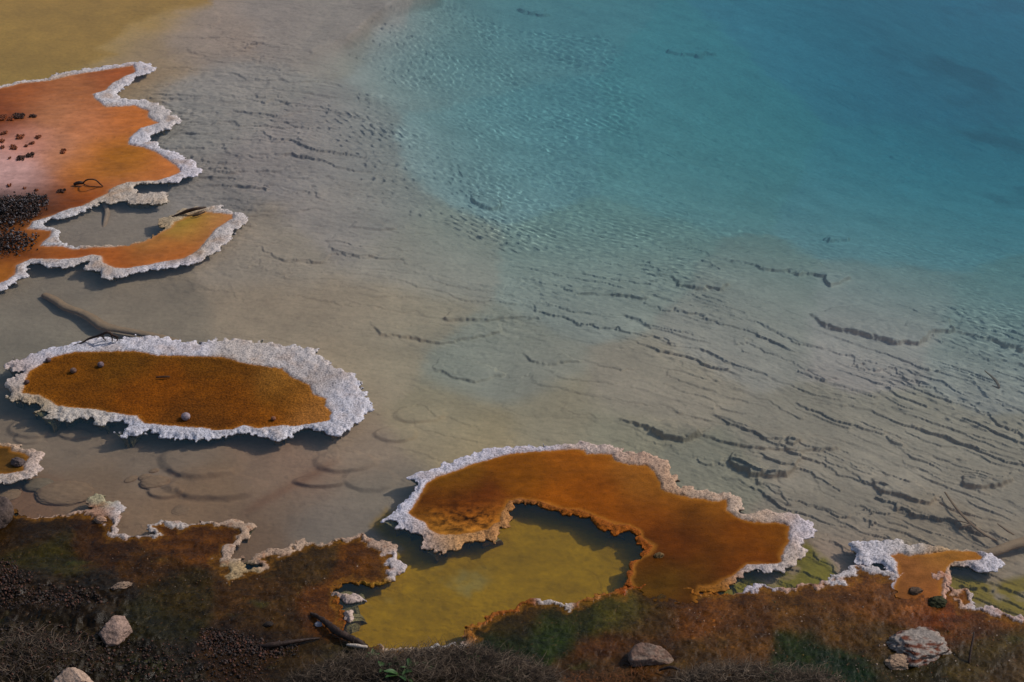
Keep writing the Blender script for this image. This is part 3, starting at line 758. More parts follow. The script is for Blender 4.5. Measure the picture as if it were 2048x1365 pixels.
def build_small_shelves():
    t = empty('mineral_shelf', P(20, 930, 0))
    tag(t, 'small crusted mineral shelf with brown top cut by the left edge above the dark boulder', 'mineral shelf')
    mats = [(0,900,70,45,15),(10,940,110,66,20),(50,905,90,60,25),(30,925,110,80,50)]
    crust = [(60,930,200,180,172),(30,905,180,150,120),(20,960,196,182,170)]
    objs, sk = plate(LEFTS, LEFTS_IN, .0062, .009, 71, rim_height(72, .03, .018), blend_cols(crust, mats, 74, stain=.5),
                     [(is_mat, 'mat', M_MAT, t), (rest, 'crust_rim', M_CRUST, t)])
    under('underside', sk, t); fix_parent(t)
    t = empty('mineral_shelf', P(1850, 1110, 0))
    tag(t, 'white crusted shelf with peach coloured middle near the lower right corner', 'mineral shelf')
    mats = [(1800,1125,150,90,56),(1900,1108,150,98,52),(1950,1110,150,90,40),(1850,1150,146,88,54),(1870,1190,150,84,48),(1800,1190,128,76,44)]
    crust = [(1740,1100,204,198,202),(1820,1100,196,184,174),(1900,1102,180,150,110),(1980,1128,204,198,204),(1890,1165,190,150,130),(1770,1130,204,198,204)]
    objs, sk = plate(FISH, FISH_IN, .006, .009, 91, rim_height(92, .035, .02), blend_cols(crust, mats, 94, stain=.3),
                     [(is_mat, 'mat', M_MAT, t), (rest, 'crust_rim', M_CRUST, t)])
    under('underside', sk, t); fix_parent(t)
    for poly, sd, lab in ((ISLET_A, 101, 'flat white crust islet on the left side of the yellow pool'),
                          (ISLET_B, 111, 'smaller upright white crust patch just below the flat islet in the yellow pool')):
        t = empty('crust_islet', P(*poly[0], 0))
        tag(t, lab, 'crust islet')
        objs, sk = plate(poly, None, .005, .0075, sd, rim_height(sd + 1, .02, .022), blend_cols([(700,1200,205,196,196),(680,1200,170,120,60)], [(0,0,150,90,30)], sd + 2, stain=.5),
                         [(rest, 'crust', M_CRUST, t)], lobes=.025)
        under('underside', sk, t); fix_parent(t)


def fix_parent(t):
    """children were built in world space: keep them there under the moved Empty"""
    inv = -np.array(t.location)
    for o in list(COL.objects):
        if o.parent is t and o.type == 'MESH' and not o.get('_fixed'):
            me = o.data
            a = np.empty(len(me.vertices) * 3, np.float32); me.vertices.foreach_get('co', a)
            a = a.reshape(-1, 3) + inv.astype(np.float32)
            me.vertices.foreach_set('co', a.ravel()); me.update()
            o['_fixed'] = 1
    for o in list(COL.objects):
        if '_fixed' in o: del o['_fixed']


BANK_COL = [(50,1060,58,36,12),(200,1085,74,42,14),(100,1110,62,52,12),(350,1070,108,60,16),(450,1065,100,55,16),(300,1130,78,46,14),(60,1180,48,33,26),(200,1200,44,30,20),(350,1185,62,46,12),(500,1180,84,52,20),(600,1120,78,52,22),(740,1130,108,60,16),(790,1140,120,72,20),(560,1230,78,50,20),(650,1225,110,60,16),(300,1235,48,40,12),(100,1280,50,38,30),(300,1330,42,32,26),(500,1300,58,36,20),(600,1330,64,44,24),(700,1340,66,55,46),(1000,1250,62,46,12),(1100,1262,44,56,12),(1000,1305,34,44,10),(1180,1245,50,62,12),(1050,1222,76,50,14),(1150,1225,64,52,12),(1200,1280,96,52,16),(1300,1240,86,56,20),(1250,1212,98,84,34),(1215,1235,90,76,28),(1400,1230,120,66,20),(1500,1230,108,62,24),(1600,1230,112,70,32),(1600,1300,40,52,14),(1640,1335,20,44,12),(1700,1350,20,42,12),(1480,1290,110,68,34),(1400,1330,92,60,26),(1750,1200,130,76,42),(1850,1190,148,84,50),(1900,1215,130,62,22),(1650,1200,112,66,30),(1680,1260,104,66,28),(1950,1250,112,62,26),(1980,1300,82,62,32),(2040,1350,86,62,46),(1750,1290,92,62,28),(1800,1340,60,48,22),(1200,1350,80,50,24),(900,1330,60,48,40),(1300,1300,86,50,18),(1350,1190,88,50,10),(1290,1180,88,52,12)]
RIM_W = [(20,1035,0),(90,1040,1),(132,1031,4),(154,1026,9),(180,1010,24),(210,1000,24),(235,1020,24),(232,1050,16),(225,1068,8),(270,1073,4),(300,1062,8),(340,1048,17),(385,1052,4),(425,1048,7),(470,1050,18),(500,1058,22),(490,1080,14),(462,1110,12),(470,1130,22),(500,1138,10),(515,1125,12),(560,1100,13),(600,1088,10),(650,1090,4),(700,1078,8),(750,1082,14),(795,1110,18),(800,1145,16),(740,1172,5),(700,1168,4),(670,1190,3),(690,1240,3),(720,1290,0),(800,1301,4),(900,1293,8),(935,1275,8),(985,1230,7),(1030,1213,8),(1100,1205,8),(1180,1199,6),(1250,1178,8),(1330,1180,0),(1400,1190,5),(1450,1190,1),(1480,1186,3),(1510,1178,9),(1550,1180,8),(1600,1172,6),(1650,1164,9),(1685,1152,15),(1720,1140,16),(1770,1150,14),(1830,1155,0),(1895,1160,14),(1915,1185,9),(1950,1190,7),(1940,1212,5),(1985,1222,9),(2040,1238,9),(2200,1270,9)]
RIM_COL = [(215,995,170,160,128),(200,1030,162,122,98),(232,1045,192,174,164),(245,1015,200,188,184),(150,1028,180,150,130),(360,1050,194,180,170),(480,1050,186,158,134),(460,1105,182,156,136),(465,1140,176,150,112),(540,1105,182,152,128),(600,1088,186,158,134),(760,1082,184,154,132),(800,1130,202,188,184),(740,1172,150,108,34),(700,1165,130,82,24),(690,1230,140,80,24),(800,1300,190,165,140),(985,1228,160,92,34),(935,1272,160,102,36),(905,1292,202,194,186),(1110,1205,196,182,172),(1040,1210,152,84,26),(1180,1200,160,102,42),(1260,1150,150,76,16),(1450,1175,156,96,26),(1510,1178,200,190,196),(1600,1170,192,154,134),(1700,1145,198,188,186),(1895,1165,190,150,130),(1920,1185,190,150,122),(1960,1190,202,192,190),(2000,1225,196,172,164)]


def build_bank():
    cp = colour_pts(RIM_COL, .95); bp = [[a[0], a[1], a[2] * .92, a[3] * .95, a[4] * .40] for a in colour_pts(BANK_COL, .62)]

    def rimw(px, py):
        return regress(RIM_W, px, py, 14)[:, 0].reshape(px.shape) * .0046 * (1 + 1.1 * fbm(px / 34, py / 22, 5, 3))

    def hfn(X, Y, S, Sin):
        px, py = proj(X, Y, 0 * X)
        n = fbm(X * 20, Y * 20, 131, 3, .6)
        w = rimw(px, py)
        m = (1 - ss(w * .7, w * 1.05 + 1e-4, S)) * (w > .002)
        rim = .008 + .010 * ss(0, .02, S) + .006 * n
        lumps = .012 * fbm(X * 6, Y * 6, 135, 4) + .010 * fbm(X * 22, Y * 22, 136, 4, .65)
        lo = .006 + .012 * ss(0, .5, S) + lumps * ss(.0, .25, S)
        # crumbly dark soil in the lower left, grassy hummocks along the bottom, rise towards the viewer
        cr = ss(1120, 1200, py) * (1 - ss(180, 330, px + (py - 1200) * -.9))
        lo = lo + cr * (.03 + .05 * np.abs(fbm(X * 8, Y * 8, 140, 4, .6)))
        hum = np.zeros_like(X)
        for (a, b, rx, ry, hh) in HUMMOCKS:
            d = np.hypot((px - a) / rx, (py - b) / ry) + .15 * fbm(X * 6, Y * 6, int(a), 3)
            hum = np.maximum(hum, hh * (1 - ss(.35, 1.0, d)))
        # furrows where flakes of dark mud curl
        return np.maximum(rim * m + lo * (1 - m), lo) + hum + .03 * ss(1250, 1700, py)

    def cfn(X, Y, px, py, S, Sin):
        w1 = fbm(X * 4, Y * 2.6, 151, 5, .6); w2 = fbm(X * 4, Y * 3, 152, 5, .6)
        c = regress(bp, px + 40 * w1, py + 22 * w2, 26).reshape(*X.shape, 3)
        # streaky algae tone changes
        t1 = ss(-.3, .5, fbm(X * 6, Y * 9, 155, 4, .6))[..., None]
        c = c * (.65 + .6 * t1)
        gr = ss(.25, .55, fbm(X * 2.2, Y * 3.5, 158, 4))[..., None]
        c = c * (1 - .5 * gr) + lin((50, 55, 12)) * 1.2 * .5 * gr
        fl = ss(.42, .6, fbm(X * 30, Y * 30, 160, 2))[..., None]
        c = c * (1 + .8 * fl)
        pk = ss(.45, .62, fbm(X * 45 + 9, Y * 45, 162, 2))[..., None]
        c = c * (1 - pk * .5) + lin((150, 100, 60)) * .2 * pk
        w = rimw(*proj(X, Y, 0 * X)) * (1 + .4 * fbm(X * 18, Y * 18, 165, 3))
        m = ((1 - ss(w * .9, w * 1.05 + 1e-4, S)) * (w > .002))[..., None]
        r = regress(cp, px, py, 16).reshape(*X.shape, 3)
        og = ss(.1, .4, fbm(X * 14, Y * 14, 167, 3))[..., None] * .4
        r = r * (1 - og) + r * (lin((176, 120, 76)) / lin((200, 192, 196))) * og
        # thin ochre skirt behind the rim
        fr = (ss(w, w + .004, S) * (1 - ss(w + .01, w + .05, S)))[..., None] * .5
        c = c * (1 - fr) + lin((120, 78, 14)) * 1.2 * fr
        return np.clip(c * (1 - m) + r * m, 0, .88)

    def rimsel(x0, x1, y0, y1):
        def f(px, py, S, Sin):
            # the rim width is looked up on the water plane
            w = rimw(px, py)
            return (S < w) & (w > .002) & (px > x0) & (px < x1) & (py > y0) & (py < y1)
        return f
    secs = [((-50, 270, 960, 1085), 'knobbly cream and tan crust knot on the shore below the small left shelf'),
            ((270, 489, 1020, 1160), 'pale scalloped crust edge of the brown bank under the oval island'),
            ((489, 850, 1050, 1215), 'beige crust edge curling round the rounded brown tongue of the bank'),
            ((600, 1010, 1215, 1330), 'broken ochre and white crust edge below the yellow pool beside the dead grass'),
            ((1010, 1300, 1120, 1240), 'orange crust lip with a white strip on the lower right of the yellow pool'),
            ((1380, 1800, 1100, 1230), 'narrow winding white crust ribbon beside the small olive green inlet'),
            ((1870, 2400, 1100, 1400), 'thin white crust edge by the green shallows at the far right')]
    parts = []
    for b, lab in secs:
        t = None
        parts.append((rimsel(*b), 'crust_edge', M_CRUST, None))
    parts.append((rest, 'bank', M_BANK, None))
    objs, sk = plate(BANK, None, .0072, .0100, 121, hfn, cfn, parts, edge=(.02, .024), lobes=.045, bounds=(-4.6, 4.6, 6.6, 13), body=.8)
    for o, (b, lab) in zip(objs, secs):
        if o: tag(o, lab, 'crust edge', 'crust edges along the brown bank')
    tag(objs[-1], 'wet brown and olive microbial bank in the foreground', kind='structure')
    o = under('bank_underside', sk, None)
    tag(o, 'drowned flank under the edge of the bank', kind='structure')
    return objs[-1]


HUMMOCKS = [(900,1385,260,75,.16),(720,1375,170,55,.10),(1020,1400,160,60,.10),(1480,1400,190,55,.12),(1640,1400,120,45,.08),(60,1350,180,70,.07),(150,1240,110,30,.03)]

# ------------------------------------------------------------------ small things
def ico(sub):
    bm = bmesh.new(); bmesh.ops.create_icosphere(bm, subdivisions=sub, radius=1)
    V = np.array([v.co[:] for v in bm.verts]); F = np.array([[v.index for v in f.verts] for f in bm.faces])
    bm.free(); return V, F


ICO = {k: ico(k) for k in (2, 3, 5)}


def n3(V, s, seed):
    a = fbm(V[:, 0] * s + seed, V[:, 1] * s + V[:, 2] * s * .7, seed, 3)
    b = fbm(V[:, 2] * s - seed, V[:, 0] * s * .8 + V[:, 1] * s, seed + 9, 3)
    return (a + b) * .7


def rock(name, at, size, seed, col, label=None, cat='rock', rot=0, facets=6, sub=5, mat=None, rough=.12, group=None, colfn=None, round_=False, sink=.38, kind=None):
    rng = np.random.RandomState(seed)
    V, F = ICO[sub]; V = V.copy()
    if not round_:
        for k in range(facets):
            n = rng.normal(size=3); n[2] = abs(n[2]) * .8; n /= np.linalg.norm(n)
            d = rng.uniform(.5, .8)
            ex = np.maximum(V @ n - d, 0)
            V -= ex[:, None] * n[None] * .92
    L = np.linalg.norm(V, axis=1, keepdims=True)
    U = V / L
    V = V + U * (rough * n3(U, 2.2, seed) + rough * .45 * n3(U, 7, seed + 3) + rough * .2 * n3(U, 18, seed + 4))[:, None]
    V = V * np.array(size)[None] / 2
    c, s = math.cos(rot), math.sin(rot)
    V = np.stack([V[:, 0] * c - V[:, 1] * s, V[:, 0] * s + V[:, 1] * c, V[:, 2]], 1)
    V[:, 2] += size[2] * (.5 - sink)
    cc = np.tile(lin(col) * (np.array([2.6, 2.2, 2.1]) if mat is M_BED else .92), (len(V), 1)) * (1 + .25 * n3(U, 3, seed + 11))[:, None]
    if colfn: cc = colfn(V, U, cc)
    o = new_mesh(name, V, F, mat or M_ROCK, col=np.clip(cc, 0, .9))
    o.location = at
    if label: tag(o, label, cat, group, kind)
    return o


def tube(name, pts, rad, mat, label=None, cat='stick', seed=0, parent=None, sides=8, col=None, group=None, steps=8, wob=.25):
    pts = [Vector(p) for p in pts]
    rad = list(rad) if hasattr(rad, '__len__') else [rad] * len(pts)
    # Catmull-Rom refinement
    Q = []; R = []
    for i in range(len(pts) - 1):
        p0 = pts[max(i - 1, 0)]; p1 = pts[i]; p2 = pts[i + 1]; p3 = pts[min(i + 2, len(pts) - 1)]
        for k in range(steps):
            t = k / steps
            Q.append(.5 * ((2 * p1) + (p2 - p0) * t + (2 * p0 - 5 * p1 + 4 * p2 - p3) * t * t + (3 * p1 - p0 - 3 * p2 + p3) * t ** 3))
            R.append(rad[i] * (1 - t) + rad[i + 1] * t)
    Q.append(pts[-1]); R.append(rad[-1])
    rng = random.Random(seed)
    V = []; n = len(Q)
    for i, q in enumerate(Q):
        d = (Q[min(i + 1, n - 1)] - Q[max(i - 1, 0)]).normalized()
        a = d.cross(Vector((0, 0, 1)));
        if a.length < .05: a = Vector((1, 0, 0))
        a.normalize(); b = d.cross(a)
        for k in range(sides):
            th = 2 * math.pi * k / sides
            r = R[i] * (1 + wob * (rng.random() - .5))
            V.append(q + a * math.cos(th) * r + b * math.sin(th) * r)
    F = []
    for i in range(n - 1):
        for k in range(sides):
            k2 = (k + 1) % sides
            F.append((i * sides + k, i * sides + k2, (i + 1) * sides + k2, (i + 1) * sides + k))
    V.append(Q[0]); V.append(Q[-1]); c0 = len(V) - 2
    T = [(c0, (k + 1) % sides, k) for k in range(sides)] + [(c0 + 1, (n - 1) * sides + k, (n - 1) * sides + (k + 1) % sides) for k in range(sides)]
    org = np.array(pts[0]) if parent is None else np.array(parent.location)
    Va = np.array([v[:] for v in V]) - org
    cc = None
    if col is not None: cc = np.tile(lin(col) * (np.array([2.9, 2.25, 2.1]) if mat is M_BED else 1.2), (len(Va), 1))
    o = new_mesh(name, Va, [np.array(F), np.array(T)], mat, parent, col=cc)
    if parent is None: o.location = org
    if label: tag(o, label, cat, group)
    return o


BVH = {}


def ground_z(obj, x, y):
    from mathutils.bvhtree import BVHTree
    if obj.name not in BVH:
        me = obj.data
        a = np.empty(len(me.vertices) * 3, np.float32); me.vertices.foreach_get('co', a); a = a.reshape(-1, 3)
        f = np.empty(len(me.loops), np.int32); me.loops.foreach_get('vertex_index', f)
        BVH[obj.name] = BVHTree.FromPolygons(a.tolist(), f.reshape(-1, 4).tolist())
    h = BVH[obj.name].ray_cast(Vector((x, y, 3)), Vector((0, 0, -1)))
    return h[0].z if h[0] is not None else 0.0


def hit(obj, px, py):
    """point of the ground seen at a photo pixel"""
    ground_z(obj, 0, 9)
    o = Vector((0, 0, CAMH)); q = P(px, py, 0)
    h = BVH[obj.name].ray_cast(o, (q - o).normalized())
    return h[0] if h[0] is not None else q


def build_rocks(bank):
    def B(px, py): return hit(bank, px, py)
    def crusty(V, U, c):
        m = ss(-.22, .0, n3(U, 3.2, 5))[:, None]
        red = lin((92, 50, 34)) * 1.2
        return c * m + red * (1 - m)
    def mottled(V, U, c):  # noise patches of darker, redder stone colour
        m = ss(-.1, .25, n3(U, 2.5, 15))[:, None]
        return c * (.55 + .45 * m) + lin((130, 88, 70)) * .35 * (1 - m)
    rock('rock', B(228, 1268), (.25, .2, .17), 3, (150, 125, 112), 'pointed grey tan rock on dark soil in the lower left', rot=.3, facets=7, rough=.09)
    rock('rock', B(150, 1372), (.27, .22, .19), 8, (165, 140, 122), 'pale rock with dark base at the bottom edge on the left', rot=-.5, facets=8, rough=.09)
    rock('rock', B(1302, 1318), (.27, .2, .17), 5, (132, 112, 98), 'angular pinkish grey rock standing in brown algae at lower centre right', rot=.2, facets=7, colfn=mottled, rough=.08)
    rock('rock', B(1850, 1300), (.46, .32, .11), 12, (150, 138, 128), 'wide flat crusty rock with red brown hollows in the lower right', rot=.1, facets=5, rough=.22, colfn=crusty)
    rock('rock', B(1800, 1328), (.17, .13, .06), 17, (160, 132, 108), 'low pale crusty lump just below the wide flat rock', facets=3, rough=.25)
    rock('boulder', P(-2, 1040, .0), (.19, .24, .20), 21, (88, 74, 68), 'dark rounded boulder cut by the left edge of the picture', 'boulder', facets=2, rough=.1, sink=.25)
    rock('rock', B(244, 1174), (.13, .05, .05), 23, (140, 118, 100), 'small bone shaped pale stone on the olive bank above the pointed rock', rot=.5, facets=2, rough=.3)
    rock('rock', P(37, 926, .02), (.10, .08, .06), 27, (92, 80, 78), 'small dark stone lying on the little crusted shelf at the left edge', facets=3, rough=.25)
    rock('rock', B(1830, 1184), (.09, .07, .035), 29, (88, 70, 56), 'small half sunk brown stone on the orange mud below the peach shelf', facets=3, rough=.2)
    rock('rock', B(1872, 1205), (.12, .11, .06), 33, (56, 56, 34), 'dark mossy stone on the orange mud left of the green shallows', facets=3, rough=.25)
    rock('rock', B(200, 1042), (.08, .06, .05), 37, (170, 135, 112), 'small cream stone set in the crust knot on the left shore', facets=2, rough=.25)
    rock('rock', B(638, 1250), (.05, .035, .03), 39, (170, 165, 170), 'tiny pale pebble beside the upper end of the dark log', facets=2, rough=.2)
    rock('rock', B(535, 1250), (.07, .04, .03), 41, (50, 42, 38), 'flat black stone in the brown bank left of the dark log', facets=2, rough=.2)
    rock('rock', P(1318, 1112, .012), (.06, .05, .03), 43, (120, 96, 62), 'single ochre pebble on the orange shelf beside the yellow pool', facets=2, rough=.25)
    rock('rock', B(1052, 1328), (.05, .04, .06), 45, (40, 44, 52), 'small dark blue grey stone at the edge of the dead grass', facets=3, rough=.15)
    # pebbles lying on the oval island
    isl = [(372, 838, .062, (150, 135, 140), 'round grey pebble near the lower rim of the oval island, largest of its pebbles'),
           (202, 733, .046, (120, 102, 106), 'grey pebble on the oval island, the right one of the two at its upper left'),
           (147, 745, .046, (112, 88, 78), 'brownish pebble on the oval island, the left one of the two at its upper left'),
           (97, 723, .040, (100, 82, 80), 'dark pebble sitting in the white rim at the upper left of the oval island'),
           (54, 767, .036, (96, 74, 70), 'dark pebble at the far left tip of the oval island'),
           (547, 840, .034, (140, 92, 68), 'reddish pebble near the lower right rim of the oval island')]
    for i, (a, b, s, c, lab) in enumerate(isl):
        rock('pebble', P(a, b, .018), (s, s, s * .85), 300 + i, c, lab, 'pebble', sub=3, round_=True, rough=.1, sink=.12, group='pebbles on the oval island')
    # drowned rounded stones
    for i, (a, b, w, d, h, lab) in enumerate([
            (130, 990, .38, .26, .09, 'largest rounded drowned slab beside the brown shore at the lower left'),
            (78, 972, .20, .14, .07, 'drowned stone with a dark lower edge left of the largest slab'),
            (310, 968, .20, .15, .08, 'oval drowned stone with rough top right of the crust knot'),
            (362, 1024, .14, .13, .045, 'round drowned stone above the scalloped bank edge'),
            (290, 956, .09, .06, .045, 'small drowned stone just left of the rough oval one'),
            (308, 943, .07, .045, .03, 'smallest drowned stone above the rough oval one'),
            (20, 992, .15, .12, .05, 'drowned stone just above the dark boulder'),
            (262, 960, .10, .06, .03, 'flat drowned stone second to the left of the rough oval one')]):
        rock('drowned_stone', P(a, b, -.125), (w, d, h), 330 + i, (112, 94, 72) if i != 1 else (100, 90, 72), lab, 'stone', sub=5, round_=True, rough=.1, sink=.3, group='drowned stones in the left shallows', rot=.1 * i, mat=M_BED)


def build_sticks(bank):
    z = .03
    t = empty('twig', P(150, 368, .02)); tag(t, 'dark twig bent into a loop on the pink orange terrace', 'twig')
    tube('stem', [P(148, 369, .02), P(158, 366, .035), P(168, 367, .03)], [.012, .016, .008], M_WOOD, parent=t, seed=1)
    tube('branch', [P(166, 367, .03), P(172, 361, .07), P(182, 359, .10), P(192, 361, .09), P(200, 368, .04), P(206, 373, .012)], [.007, .006, .006, .006, .006, .004], M_WOOD, parent=t, seed=2)
    tube('branch', [P(168, 369, .015), P(180, 373, .013), P(205, 374, .012)], [.004, .003, .003], M_WOOD, parent=t, seed=3)
    t = empty('twig', P(180, 678, .03)); tag(t, 'dark forked twig on the upper left rim of the oval island', 'twig')
    tube('stem', [P(147, 691, .01), P(165, 685, .03), P(178, 678, .05), P(200, 671, .09), P(215, 665, .12), P(224, 670, .09), P(236, 676, .06)], [.004, .005, .008, .009, .010, .009, .006], M_WOOD, parent=t, seed=4)
    for a in ([(204, 670, .09), (207, 677, .05), (212, 681, .03)], [(222, 669, .1), (224, 677, .06), (225, 683, .03)], [(230, 673, .08), (235, 679, .05), (233, 683, .03)], [(224, 670, .1), (232, 672, .09), (238, 675, .06)]):
        tube('branch', [P(*q) for q in a], [.006, .005, .003], M_WOOD, parent=t, seed=int(a[0][0]))
    t = empty('twig', P(350, 431, .03)); tag(t, 'long dark twig embedded in the crust of the hooked arm', 'twig')
    tube('stem', [P(344, 434, .02), P(362, 427, .04), P(378, 420, .06), P(398, 417, .06), P(412, 415, .04)], [.006, .009, .010, .012, .006], M_WOOD, parent=t, seed=8)
    tube('branch', [P(360, 430, .03), P(378, 424, .045), P(400, 418, .05)], [.005, .006, .004], M_WOOD, parent=t, seed=9)
    tube('branch', [P(385, 433, .02), P(396, 430, .03), P(410, 424, .035)], [.006, .008, .005], M_WOOD, parent=t, seed=10)

    def B(px, py, dz): q = hit(bank, px, py); return Vector((q.x, q.y, q.z + dz))
    tube('log', [B(622, 1230, .01), B(645, 1247, .03), B(668, 1268, .035), B(692, 1282, .035), B(715, 1291, .03), B(735, 1300, .015)], [.008, .016, .022, .022, .018, .010], M_WOOD,
         'dark wet log dividing the brown bank from the yellow pool', 'log', seed=11, wob=.5, sides=10)
    tube('stick', [B(515, 1293, .0), B(545, 1296, .02), B(590, 1290, .025), B(620, 1284, .02), B(640, 1278, .005)], [.006, .018, .012, .008, .003], M_WOOD, 'thin black stick lying on the bank left of the yellow pool', 'stick', seed=12)
    tube('stick', [B(694, 1298, .03), B(712, 1301, .035), B(735, 1303, .03)], [.006, .012, .010], M_PALEWOOD, 'short bleached white stick at the foot of the dark log', 'stick', seed=13)
    tube('stick', [B(1938, 1327, 0), B(1939, 1315, .05), B(1942, 1302, .10), B(1942, 1296, .12)], [.006, .007, .006, .004], M_WOOD, 'small dark upright twig beside the wide flat rock', 'stick', seed=14)
    tube('stick', [B(1318, 1346, .02), B(1340, 1348, .05), B(1360, 1352, .04)], [.006, .009, .006], M_WOOD, 'short dark stick at the edge of the straw at the bottom right of centre', 'stick', seed=15)
    tube('stick', [B(1248, 1330, .01), B(1262, 1335, .015)], [.004, .003], M_WOOD, 'tiny dark stick just left of the angular pinkish rock', 'stick', seed=16)
    tube('stick', [P(312, 755, .03), P(330, 754, .034), P(340, 754, .03)], [.005, .007, .004], M_WOOD, 'short brown splinter lying in the middle of the oval island', 'stick', seed=17)
    # drowned, sinter coated wood
    tan = (118, 106, 84)
    tube('drowned_log', [P(88, 590, -.11), P(110, 601, -.10), P(130, 614, -.09), P(160, 625, -.09), P(185, 638, -.08), P(205, 652, -.08), P(240, 660, -.09), (P(285, 668, -.09)), P(320, 676, -.09), P(360, 684, -.12)],
         [.03, .036, .036, .034, .042, .046, .032, .032, .036, .02], M_BED, 'long bent drowned log coated in grey sinter above the oval island', 'drowned log', seed=21, col=tan, sides=14, wob=.12)
    tube('drowned_log', [P(208, 404, -.06), P(214, 425, -.08), P(210, 445, -.09), P(206, 460, -.12)], [.02, .022, .02, .012], M_BED, 'short sinter coated drowned branch in the grey bay inside the hooked arm', 'drowned log', seed=22, col=(120, 112, 95), sides=12, wob=.12)
    tube('drowned_log', [P(2110, 1068, -.04), P(2048, 1084, -.04), P(2015, 1094, -.05), P(1990, 1104, -.07), P(1960, 1112, -.10), P(1940, 1118, -.14)], [.04, .038, .034, .034, .03, .015], M_BED,
         'thick drowned log reaching in from the right edge above the peach shelf', 'drowned log', seed=23, col=(124, 112, 90), sides=14, wob=.12)
    t = empty('drowned_branch', P(1900, 1010, -.05)); tag(t, 'thin straight forked drowned branch with a clear shadow at lower right', 'drowned branch')
    tube('stem', [P(1890, 985, -.13), P(1915, 1020, -.06), P(1944, 1050, -.04), P(1970, 1070, -.05), P(1994, 1082, -.06)], [.006, .009, .010, .009, .006], M_BED, parent=t, seed=24, col=(104, 92, 74))
    tube('branch', [P(1942, 1050, -.04), P(1928, 1053, -.05), P(1918, 1058, -.08)], [.007, .006, .004], M_BED, parent=t, seed=25, col=(104, 92, 74))
    tube('branch', [P(1942, 1049, -.04), P(1925, 1044, -.05), P(1912, 1042, -.08)], [.006, .005, .003], M_BED, parent=t, seed=26, col=(104, 92, 74))
    tube('drowned_branch', [P(1995, 1048, -.09), P(2012, 1060, -.05), P(2028, 1070, -.05)], [.004, .008, .006], M_BED, 'short drowned stick right of the forked branch', 'drowned branch', seed=27, col=(104, 92, 74))
    tube('drowned_branch', [P(1970, 742, -.22), P(1990, 760, -.18), P(1998, 776, -.18), P(1985, 772, -.2)], [.006, .01, .01, .005], M_BED, 'thin curved drowned twig under the grey water at the right', 'drowned branch', seed=28, col=(104, 96, 84))


def build_clumps():
    """dark crumbs on the pink part of the terrace"""
    spots = [(37,233,26,9,'largest black crumb pile on the upper part of the pink terrace'),(5,236,14,10,'black crumb pile at the left edge beside the largest one'),(22,238,12,6,'flat black crumb pile between the two uppermost'),
             (67,233,16,4,'thin dark grey crumb streak right of the largest pile'),(8,267,12,5,'dark crumb pile at the left edge a quarter down the terrace'),(40,275,14,7,'rust brown crumb pile above the middle of the terrace'),
             (76,275,10,7,'orange brown crumb pile right of the rust brown one'),(3,283,14,6,'crumb pile cut by the left edge'),(28,296,14,7,'dark crumb pile in the middle of the pink patch'),(63,287,12,4,'small reddish crumb pile above the lower brown ones'),
             (42,317,16,8,'brown crumb pile at the lower pink patch'),(61,311,16,7,'brown crumb pile right of the lower one'),(127,304,10,7,'lone dark crumb pile in the middle of the terrace'),
             (18,318,6,3,'tiny dark crumb alone on pink film'),(18,372,8,3,'tiny pale grey crumb low on the pink film'),(50,377,5,3,'tiny brown crumb above the black gravel'),(73,381,8,3,'flat brown crumb above the black gravel'),(122,383,16,5,'dark crumb pile at the edge of the orange band'),
             (6,295,8,5,'small crumb beside the left edge'),(53,292,6,3,'tiny red crumb pair below the rust brown pile')]
    V, F = ICO[2]
    for i, (a, b, w, h, lab) in enumerate(spots):
        rng = np.random.RandomState(500 + i)
        sc_ = .0052
        VV = []; FF = []; CC = []; n = 0
        for k in range(int(max(10, w * h / 1.6))):
            r = .0038 + .0075 * rng.rand() ** 3
            off = np.array([np.clip(rng.normal(), -1.4, 1.4) * w * .24 * sc_, np.clip(rng.normal(), -1.4, 1.4) * h * .34 * sc_ * 1.8, r * .3 + .005 * rng.rand()])
            S = V * r * rng.uniform(.7, 1.2, 3) * (1 + .3 * n3(V, 2, 600 + i * 7 + k))[:, None]
            VV.append(S + off); FF.append(F + n); n += len(V)
            base = lin((62, 38, 28)) if w > 15 else lin((104, 54, 28))
            CC.append(np.tile(base * rng.uniform(.6, 1.7), (len(V), 1)))
        o = new_mesh('mud_crumbs', np.concatenate(VV), np.concatenate(FF), M_SOIL, col=np.concatenate(CC))
        o.location = P(a, b, .010)
        tag(o, lab, 'mud crumbs', 'mud crumbs on the pink terrace', 'thing')


def scatter_stones(name, polys, n, rmin, rmax, zf, cols, seed, label, heap=.05):
    rng = np.random.RandomState(seed)
    V, F = ICO[2]
    VV = []; FF = []; CC = []; c = 0
    for poly, share in polys:
        q = np.array(poly, float); k = int(n * share); got = 0
        while got < k:
            p = np.stack([rng.uniform(q[:, 0].min(), q[:, 0].max(), 400), rng.uniform(q[:, 1].min(), q[:, 1].max(), 400)], 1)
            s = poly_sdf(q, p[:, 0], p[:, 1])
            s = s + 8 * rng.normal(size=400) - 3
            for (a, b), d in zip(p[s > 0], s[s > 0]):
                if got >= k: break
                x, y = unproj(a, b, 0)
                r = rmin + (rmax - rmin) * rng.rand() ** 2.2 * 1.3
                z = zf(float(x), float(y), a, b) + heap * rng.rand() * min(1, d / 25)
                S = V * r * rng.uniform(.6, 1.25, 3) * (1 + .3 * n3(V, 2, rng.randint(0, 50)))[:, None]
                VV.append(S + np.array([x, y, z])); FF.append(F + c); c += len(V)
                col = lin(cols[rng.randint(len(cols))]) * rng.uniform(.6, 1.5)
                CC.append(np.tile(col, (len(V), 1))); got += 1
    o = new_mesh(name, np.concatenate(VV), np.concatenate(FF), M_SOIL, col=np.clip(np.concatenate(CC), 0, .8))
    tag(o, label, kind='stuff')
    return o


